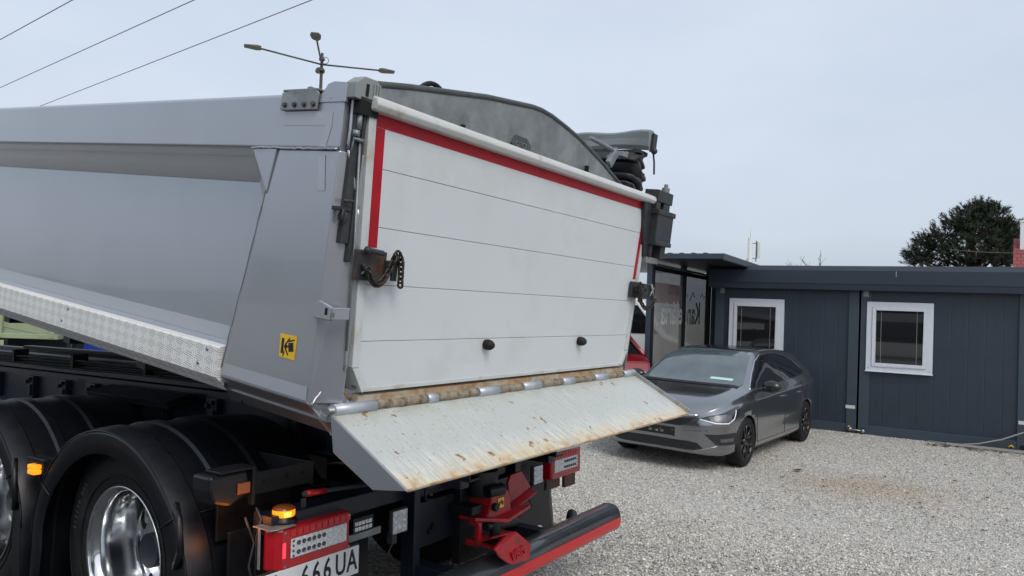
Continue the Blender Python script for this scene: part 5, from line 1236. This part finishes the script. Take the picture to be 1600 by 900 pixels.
def car_mtx(cx, cy, fx, fy, z_=0):
    f = Vector((fx, fy, 0)).normalized(); l = Vector((-f.y, f.x, 0)); m_ = Matrix((f, l, Vector((0, 0, 1)))).transposed().to_4x4(); m_.translation = Vector((cx, cy, z_)); return m_
make_car('dark grey hatchback with black wheels parked before the office', 'car', car_mtx(3.225, 11.106, -.607, -.794), 'carpaint', 'carblk')
rv = thing('red_van', 'small red van almost wholly hidden behind the tailgate edge and chute', 'van', loc=(1.42, 11.75, 0))
mb = MB(); mb.prism([(.0, .35), (.0, .95), (.15, 1.15), (.5, 1.24), (3.6, 1.24), (3.7, .9), (3.7, .35)], 'x', -.88, .88); bdv = mb.build('body', 'carred', rv, .05)
mb = MB()
for sg in (-1, 1): mb.tube([(sg*.83, .45, 1.22), (sg*.70, .75, 1.42), (sg*.58, 1.1, 1.62)], .035, 8); mb.tube([(sg*.83, 1.4, 1.22), (sg*.60, 1.45, 1.62)], .03, 8); mb.tube([(sg*.83, 3.5, 1.22), (sg*.60, 3.2, 1.62)], .035, 8)
mb.box((-.62, 1.05, 1.60), (.62, 3.3, 1.66)); mb.build('roof_frame', 'carred', rv)
mb = MB(); mb.add([(-.80, .5, 1.22), (.80, .5, 1.22), (.80, 3.4, 1.22), (-.80, 3.4, 1.22), (-.57, 1.12, 1.60), (.57, 1.12, 1.60), (.57, 3.15, 1.60), (-.57, 3.15, 1.60)], [(0, 1, 5, 4), (1, 2, 6, 5), (2, 3, 7, 6), (3, 0, 4, 7), (4, 5, 6, 7)]); mb.build('window', 'carglass', rv)
for wy in (.7, 3.0):
    for sg in (-1, 1): mb = MB(); mb.disc((sg*.70, wy, .32), .32, 'x', sg*.2, 28); mb.build('wheel', 'rubber', rv, .02)
mb = MB(); mb.box((-.8, -.03, .35), (.8, .03, .55)); mb.build('bumper', 'cartrim', rv, .02)
mb = MB(); mb.box((.55, -.015, .72), (.82, .02, .90)); mb.box((-.82, -.015, .72), (-.55, .02, .90)); mb.build('headlight', 'headl', rv, .01)

# ---------------------------------------------------------------- white van beyond the canopy
vn = thing('white_van', 'white van glimpsed between the tailgate and the glazed canopy', 'van', loc=(2.2, 19.5, 0), rz=radians(-15))
mb = MB(); mb.prism([(-2.4, .35), (-2.4, 2.15), (-2.2, 2.3), (1.2, 2.3), (1.9, 1.35), (2.6, 1.1), (2.7, .35)], 'y', -.95, .95); mb.build('body', 'white', vn, .05)
mb = MB(); mb.prism([(1.25, 2.1), (1.78, 1.40), (.6, 1.40), (.6, 2.1)], 'y', -.96, .96); mb.prism([(-.1, 2.0), (-.1, 1.45), (-1.8, 1.45), (-1.8, 2.0)], 'y', -.96, .96); mb.build('window', 'carglass', vn)
for wx in (-1.5, 1.7):
    for sg in (-1, 1): mb = MB(); mb.disc((wx, sg*.78, .34), .34, 'y', sg*.2, 28); mb.build('wheel', 'rubber', vn, .02)

# ---------------------------------------------------------------- vehicles seen under the tipped body
gt = thing('skip_trailer', 'pale green tipper trailer seen under the raised truck body', 'trailer', loc=(-10.6, 12.6, 0), rz=radians(6))
mb = MB(); mb.box((-3.2, -1.2, 1.16), (3.2, 1.2, 2.4))
for k in range(9): mb.box((-3.2+.79*k, -1.26, 1.16), (-3.12+.79*k, -1.2, 2.4))
mb.box((-3.25, -1.25, 1.14), (3.25, 1.25, 1.22)); mb.build('skip_body', 'green', gt, .01)
mb = MB(); mb.box((-3.1, -.5, .85), (3.6, -.4, 1.12)); mb.box((-3.1, .4, .85), (3.6, .5, 1.12)); mb.box((2.2, -1.24, 1.02), (2.5, -1.18, 1.12)); mb.box((-2.8, -1.0, .6), (-1.4, -.5, 1.0)); mb.build('chassis', 'blkmetal', gt, .01)
mb = MB(); mb.box((2.25, -1.255, 1.03), (2.45, -1.245, 1.11)); mb.build('reflector', 'green', gt)
for wx in (-1.8, -.5, 1.9):
    for sg in (-1, 1):
        mb = MB(); mb.disc((wx, sg*.9, .5), .5, 'y', sg*.28, 36); wv_ = mb.build('wheel', 'rubber', gt, .03); mb = MB(); mb.disc((wx, sg*1.182, .5), .26, 'y', sg*.01, 24); mb.build('rim', 'bluegrey', wv_)
bt = thing('blue_truck', 'blue lorry cab seen in the gap under the raised truck body', 'truck', loc=(-6.45, 13.4, 0), rz=radians(-100))
mb = MB(); mb.prism([(-.9, .45), (-.9, 2.7), (.9, 2.7), (1.05, 1.5), (1.1, .45)], 'y', -1.2, 1.2); mb.build('cab', 'blue', bt, .04)
mb = MB(); mb.prism([(.935, 2.45), (1.055, 1.6), (1.075, 1.6), (.955, 2.45)], 'y', -1.05, 1.05); mb.build('windscreen', 'carglass', bt)
mb = MB(); mb.box((1.08, -1.15, .5), (1.16, 1.15, .85)); mb.build('bumper', 'bluegrey', bt, .02)
for sg in (-1, 1):
    mb = MB(); mb.box((1.09, sg*.80, .88), (1.15, sg*1.1, 1.1)); mb.build('headlight', 'headl', bt, .02)
    mb = MB(); mb.disc((.1, sg*.95, .5), .5, 'y', sg*.25, 32); mb.build('wheel', 'rubber', bt, .02)
mb = MB(); mb.box((-5.5, -.45, .8), (-.9, .45, 1.0)); mb.build('chassis', 'frame', bt)

# unseen trailer added behind the camera to be mirrored in windows, paint and wheels
tt = thing('box_trailer', 'dark curtain sided trailer with a pale band standing behind the viewpoint', 'trailer', loc=(-9.5, -13.5, 0), rz=radians(-24))
MB().box((-6.5, -1.25, 1.15), (6.5, 1.25, 3.95)).build('curtain_body', 'anth', tt, .03)
MB().box((-6.5, 1.252, 1.9), (6.5, 1.262, 2.35)).build('pale_band', 'mast', tt)
MB().box((-6.4, -.5, .8), (6.4, .5, 1.15)).build('chassis', 'blkmetal', tt)
for wx in (-4.6, -3.3, -2.0, 5.0):
    for sg in (-1, 1): MB().disc((wx, sg*.95, .5), .5, 'y', sg*.28, 32).build('wheel', 'rubber', tt, .02)
# scattered dead leaves and moss by the wall foot
mb = MB()
for k in range(150):
    if k < 110: q = OB+ex*random.uniform(1.0, 2.8)-en*random.uniform(.30, .55)*1.0; r_ = random.uniform(.008, .022)
    else: q = Vector((random.uniform(2.5, 6.5), random.uniform(6, 11), 0)); r_ = random.uniform(.010, .02)
    if k in (110, 111, 112, 113, 114): q = Vector((3.72, 9.35, 0))+Vector((random.uniform(-.05, .05), random.uniform(-.02, .02), 0)); r_ = .022
    a = random.uniform(0, pi); mb.add([(q.x+r_*2*cos(a), q.y+r_*2*sin(a), .018), (q.x-r_*sin(a), q.y+r_*cos(a), .022), (q.x-r_*2*cos(a), q.y-r_*2*sin(a), .018), (q.x+r_*sin(a), q.y-r_*cos(a), .03)], [(0, 1, 2, 3)])
lv = mb.build('dead_leaves', 'leaf'); lv['kind'] = 'stuff'; lv['label'] = 'few dark dead leaves and moss crumbs on the gravel'; lv['category'] = 'leaves'
# ---------------------------------------------------------------- street lamp, cables, mast
D = 35.; LX = (487-800)/1140*D
lp = thing('street_lamp', 'tall dark lamp post with four spread arms rising behind the truck', 'street lamp', loc=(LX, D, 0))
HT = 13.25
mb = MB(); mb.tube([(0, 0, 0), (0, 0, 6), (.0, 0, HT+.55)], [.13, .10, .07], 12); mb.tube([(0, 0, HT-.35), (0, 0, HT-.25)], .16, 12); mb.tube([(0, 0, HT+.2), (0, 0, HT+.3)], .14, 12); mb.build('pole', 'pole', lp)
for (dx, dy, dz, sz) in ((-2.75, -1.0, .35, 1), (2.75, .9, .10, 1), (.42, -2.6, .35, 1), (-.5, 1.6, .25, 1)):
    mb = MB(); tip = Vector((dx, dy, dz)); mb.tube([(0, 0, HT), tuple(Vector((0, 0, HT))+tip)], .042, 8); am = mb.build('arm', 'pole', lp)
    d = Vector((dx, dy, 0)).normalized(); sd_ = Vector((-d.y, d.x, 0)); c = Vector((0, 0, HT))+tip
    mb = MB(); vs = []
    for (a, w_) in ((-.15, .10), (.05, .20), (.35, .24), (.62, .16)):
        for (b, h_) in ((-1, -.06), (1, -.06), (1, .07), (-1, .07)): vs.append(c+d*a+sd_*b*w_+Vector((0, 0, h_*(1.2 if a < .3 else .6))))
    fs = [(i*4+j, i*4+(j+1) % 4, i*4+4+(j+1) % 4, i*4+4+j) for i in range(3) for j in range(4)]+[(0, 3, 2, 1), (12, 13, 14, 15)]
    mb.add(vs, fs).build('lamp_head', 'lamphead', am, .02)
mb = MB(); mb.tube([(.18*cos(a)+.15, 0, HT+.2+.16*sin(a)) for a in np.linspace(0, 2*pi, 18, False)], .018, 5, closed=True); mb.build('cable_loop', 'cable', lp)

def ray(px, py): return Fv+Rc*((px-800)/1140)-Uc*((py-450)/1140)
def at_h(px, py, z_): d = ray(px, py); return Vector((0, 0, EYE))+d*((z_-EYE)/d.z)
for i, (a, b, lab) in enumerate((((0, 62), (113, 0), 'uppermost of the three overhead cables at the top left'), ((0, 137), (303, 0), 'middle of the three overhead cables at the top left'), ((70, 163), (487, 0), 'lowest of the three overhead cables, dropping behind the truck rail'))):
    A_, B_ = at_h(*a, 9.), at_h(*b, 9.); d = (B_-A_); L0 = d.length; d.normalize(); P0, P1 = A_-d*22, B_+d*22
    o = MB().tube([P0.lerp(P1, k/30)-Vector((0, 0, 0)) for k in range(31)], .013, 6).build('overhead_cable', 'cable'); o['label'] = lab; o['category'] = 'cable'; o['group'] = 'overhead cables across the sky'
# thin wire over the office roof at right
A_, B_ = Vector((16.5, 27.5, 4.72)), Vector((26, 27, 5.6)); 
o = MB().tube([A_.lerp(B_, k/12)-Vector((0, 0, .35*4*(k/12)*(1-k/12))) for k in range(13)], .014, 5).build('garden_wire', 'lamphead'); o['label'] = 'thin drooping wire in front of the pine trees'; o['category'] = 'wire'

ms = thing('antenna_mast', 'pale mobile phone mast with a panel antenna behind the canopy roof', 'mast', loc=((1170-800)/1140*40, 40, 0))
mb = MB(); mb.tube([(0, 0, 0), (0, 0, 6.2)], .13, 16); mb.tube([(0, 0, 6.1), (0, 0, 6.7)], .018, 5); mb.build('pole', 'mast', ms)
mb = MB(); mb.box((.38, -.1, 5.1), (.53, .08, 6.0)); pn = mb.build('panel_antenna', 'mast', ms, .02)
mb = MB(); mb.tube([(.34, 0, 4.9), (.34, 0, 6.05)], .025, 6); mb.tube([(.05, 0, 5.9), (.36, 0, 5.9)], .02, 6); mb.tube([(.05, 0, 5.1), (.36, 0, 5.05)], .02, 6); mb.tube([(-.05, 0, 5.15), (-.55, 0, 4.4)], .018, 5); mb.tube([(-.05, 0, 4.95), (-.35, 0, 4.3)], .018, 5); mb.build('bracket', 'pole', ms)

# ---------------------------------------------------------------- trees
def bare_tree(x, y, h, label):
    root = thing('bare_tree', label, 'tree', loc=(x, y, 0)); mb = MB()
    def br_(p, d, L_, r, lev):
        q = p+d*L_; mb.tube([p, p.lerp(q, .5)+Vector((random.uniform(-.04, .04)*L_, 0, 0)), q], [r, r*.8, r*.6], 5)
        if lev == 0: return
        for k in range(3 if lev > 1 else 2):
            dd = (d+Vector((random.uniform(-.75, .75), random.uniform(-.75, .75), random.uniform(-.1, .5)))).normalized(); br_(q if k else p.lerp(q, .7), dd, L_*.62, r*.55, lev-1)
    br_(Vector((0, 0, 0)), Vector((0, 0, 1)), h*.5, .10, 4); mb.build('trunk', 'bark', root)
bare_tree((1272-800)/1140*42, 42, 5.05, 'small bare tree whose top twigs show above the office roof')
bare_tree((1248-800)/1140*46, 46, 4.5, 'lower bare twig just left of the bare treetop over the office roof')

def pine(x, y, tops, label, seed, trunk_h, base=1.2):
    """tops: list of branch clump lobes (dx, dy, z, radius)"""
    R_ = random.Random(seed); root = thing('pine_tree', label, 'tree', loc=(x, y, 0), group='pine trees behind the office')
    mb = MB(); mb.tube([(0, 0, 0), (.1, 0, trunk_h*.5), (.1, 0, trunk_h)], [.28, .2, .06], 10)
    fo = MB()
    for (dx, dy, z_, r) in tops:
        st_ = Vector((.1, 0, max(.8, z_-r*1.4))); mb.tube([st_, Vector((dx*.6, dy*.6, z_-r*.5)), Vector((dx, dy, z_))], [.09, .05, .02], 6)
        n_ = int(70*r*r+22)
        for k in range(n_):
            th = R_.uniform(0, 2*pi); cz = R_.uniform(-.55, 1); rad = r*R_.uniform(.55, 1.0); sn = sqrt(max(0, 1-cz*cz))
            c = Vector((dx+rad*sn*cos(th), dy+rad*sn*sin(th), z_+rad*cz*.85)); d = (Vector((sn*cos(th), sn*sin(th), cz*.6+.75))).normalized()
            ln = R_.uniform(.20, .38)
            vs = []; fs = []
            for q in range(26):
                t_ = R_.random(); p = c+d*ln*t_; a = R_.uniform(0, 2*pi); ax = d.orthogonal().normalized(); ay = d.cross(ax); e_ = (ax*cos(a)+ay*sin(a)+d*R_.uniform(.4, 1.3)).normalized(); tip = p+e_*R_.uniform(.10, .17); wv2 = e_.cross(d); wv2 = wv2.normalized()*.013 if wv2.length > 1e-4 else ax*.013
                b_ = len(vs); vs += [p-wv2, p+wv2, tip+wv2*.5, tip-wv2*.5]; fs.append((b_, b_+1, b_+2, b_+3))
            fo.add(vs, fs)
            if R_.random() < .35: mb.tube([Vector((dx, dy, z_)).lerp(c, .2), c+d*ln*.6], [.02, .01], 4)
    mb.build('trunk', 'bark', root); fo.build('crown', 'needles', root)
px = 35/1140
def lobes(lst, cx):
    return [((a-cx)*px, dy, 1.97+(504-b)*px, r) for a, b, dy, r in lst]
L1 = lobes([(1445, 385, 0, .65), (1440, 405, .3, .7), (1462, 395, -.4, .8), (1480, 368, .2, .8), (1470, 380, .6, .7), (1497, 350, 0, .85), (1510, 370, -.6, 1.0), (1525, 335, .2, .80), (1540, 345, -.3, .85), (1530, 365, .5, 1.1), (1550, 350, .4, .75), (1556, 375, -.5, .95), (1490, 400, -.8, 1.0), (1520, 400, -.9, 1.1), (1550, 405, -.7, 1.0), (1568, 395, .2, .8), (1450, 425, 0, .8), (1490, 430, 0, 1.1), (1540, 435, 0, 1.2), (1562, 352, .1, .35), (1528, 322, 0, .45), (1542, 324, .2, .4), (1438, 398, .1, .5), (1436, 412, 0, .5), (1570, 372, .1, .7), (1580, 400, 0, .9), (1555, 330, .1, .4), (1512, 345, .3, .7)], 1515)
pine((1515-800)/1140*35, 35, L1, 'broad dark pine tree rising behind the office roof', 3, 6.4)
L2 = lobes([(1583, 350, 0, .6), (1578, 370, .2, .7), (1592, 375, -.2, .8), (1580, 395, 0, .9), (1605, 360, 0, .8), (1600, 400, 0, 1.0)], 1595)
pine((1595-800)/1140*36, 36.5, L2, 'narrow pine tree behind the red tiled roof', 9, 5.6)

# ---------------------------------------------------------------- house with red tiles
hs_ = thing('tiled_house', 'house with a red tiled roof and pale chimney at the right edge', 'house', loc=(.686*28, 28, 0), rz=radians(-34.45))
mb = MB(); mb.box((.35, -.5, 0), (8, 6, 3.3)); mb.build('wall', 'render', hs_)
mb = MB(); mb.add([(0, -.9, 3.0), (8.3, -.9, 3.0), (8.3, 2.6, 5.55), (0, 2.6, 5.55), (0, 6.1, 3.0), (8.3, 6.1, 3.0), (0, -.9, 2.9), (8.3, -.9, 2.9), (8.3, 2.6, 5.4), (0, 2.6, 5.4), (0, 6.1, 2.9), (8.3, 6.1, 2.9)],
    [(0, 1, 2, 3), (3, 2, 5, 4), (7, 6, 9, 8), (8, 9, 10, 11), (0, 6, 7, 1), (4, 5, 11, 10), (0, 3, 9, 6), (3, 4, 10, 9), (1, 7, 8, 2), (2, 8, 11, 5)])
rf = mb.build('roof', 'tiles', hs_)
mb = MB(); mb.box((.22, 1.9, 4.6), (.52, 2.4, 6.15)); mb.box((.19, 1.87, 6.15), (.55, 2.43, 6.21)); mb.build('chimney', 'white', rf, .01)

# render settings
scene.cycles.max_bounces = 8
scene.cycles.use_denoising = True
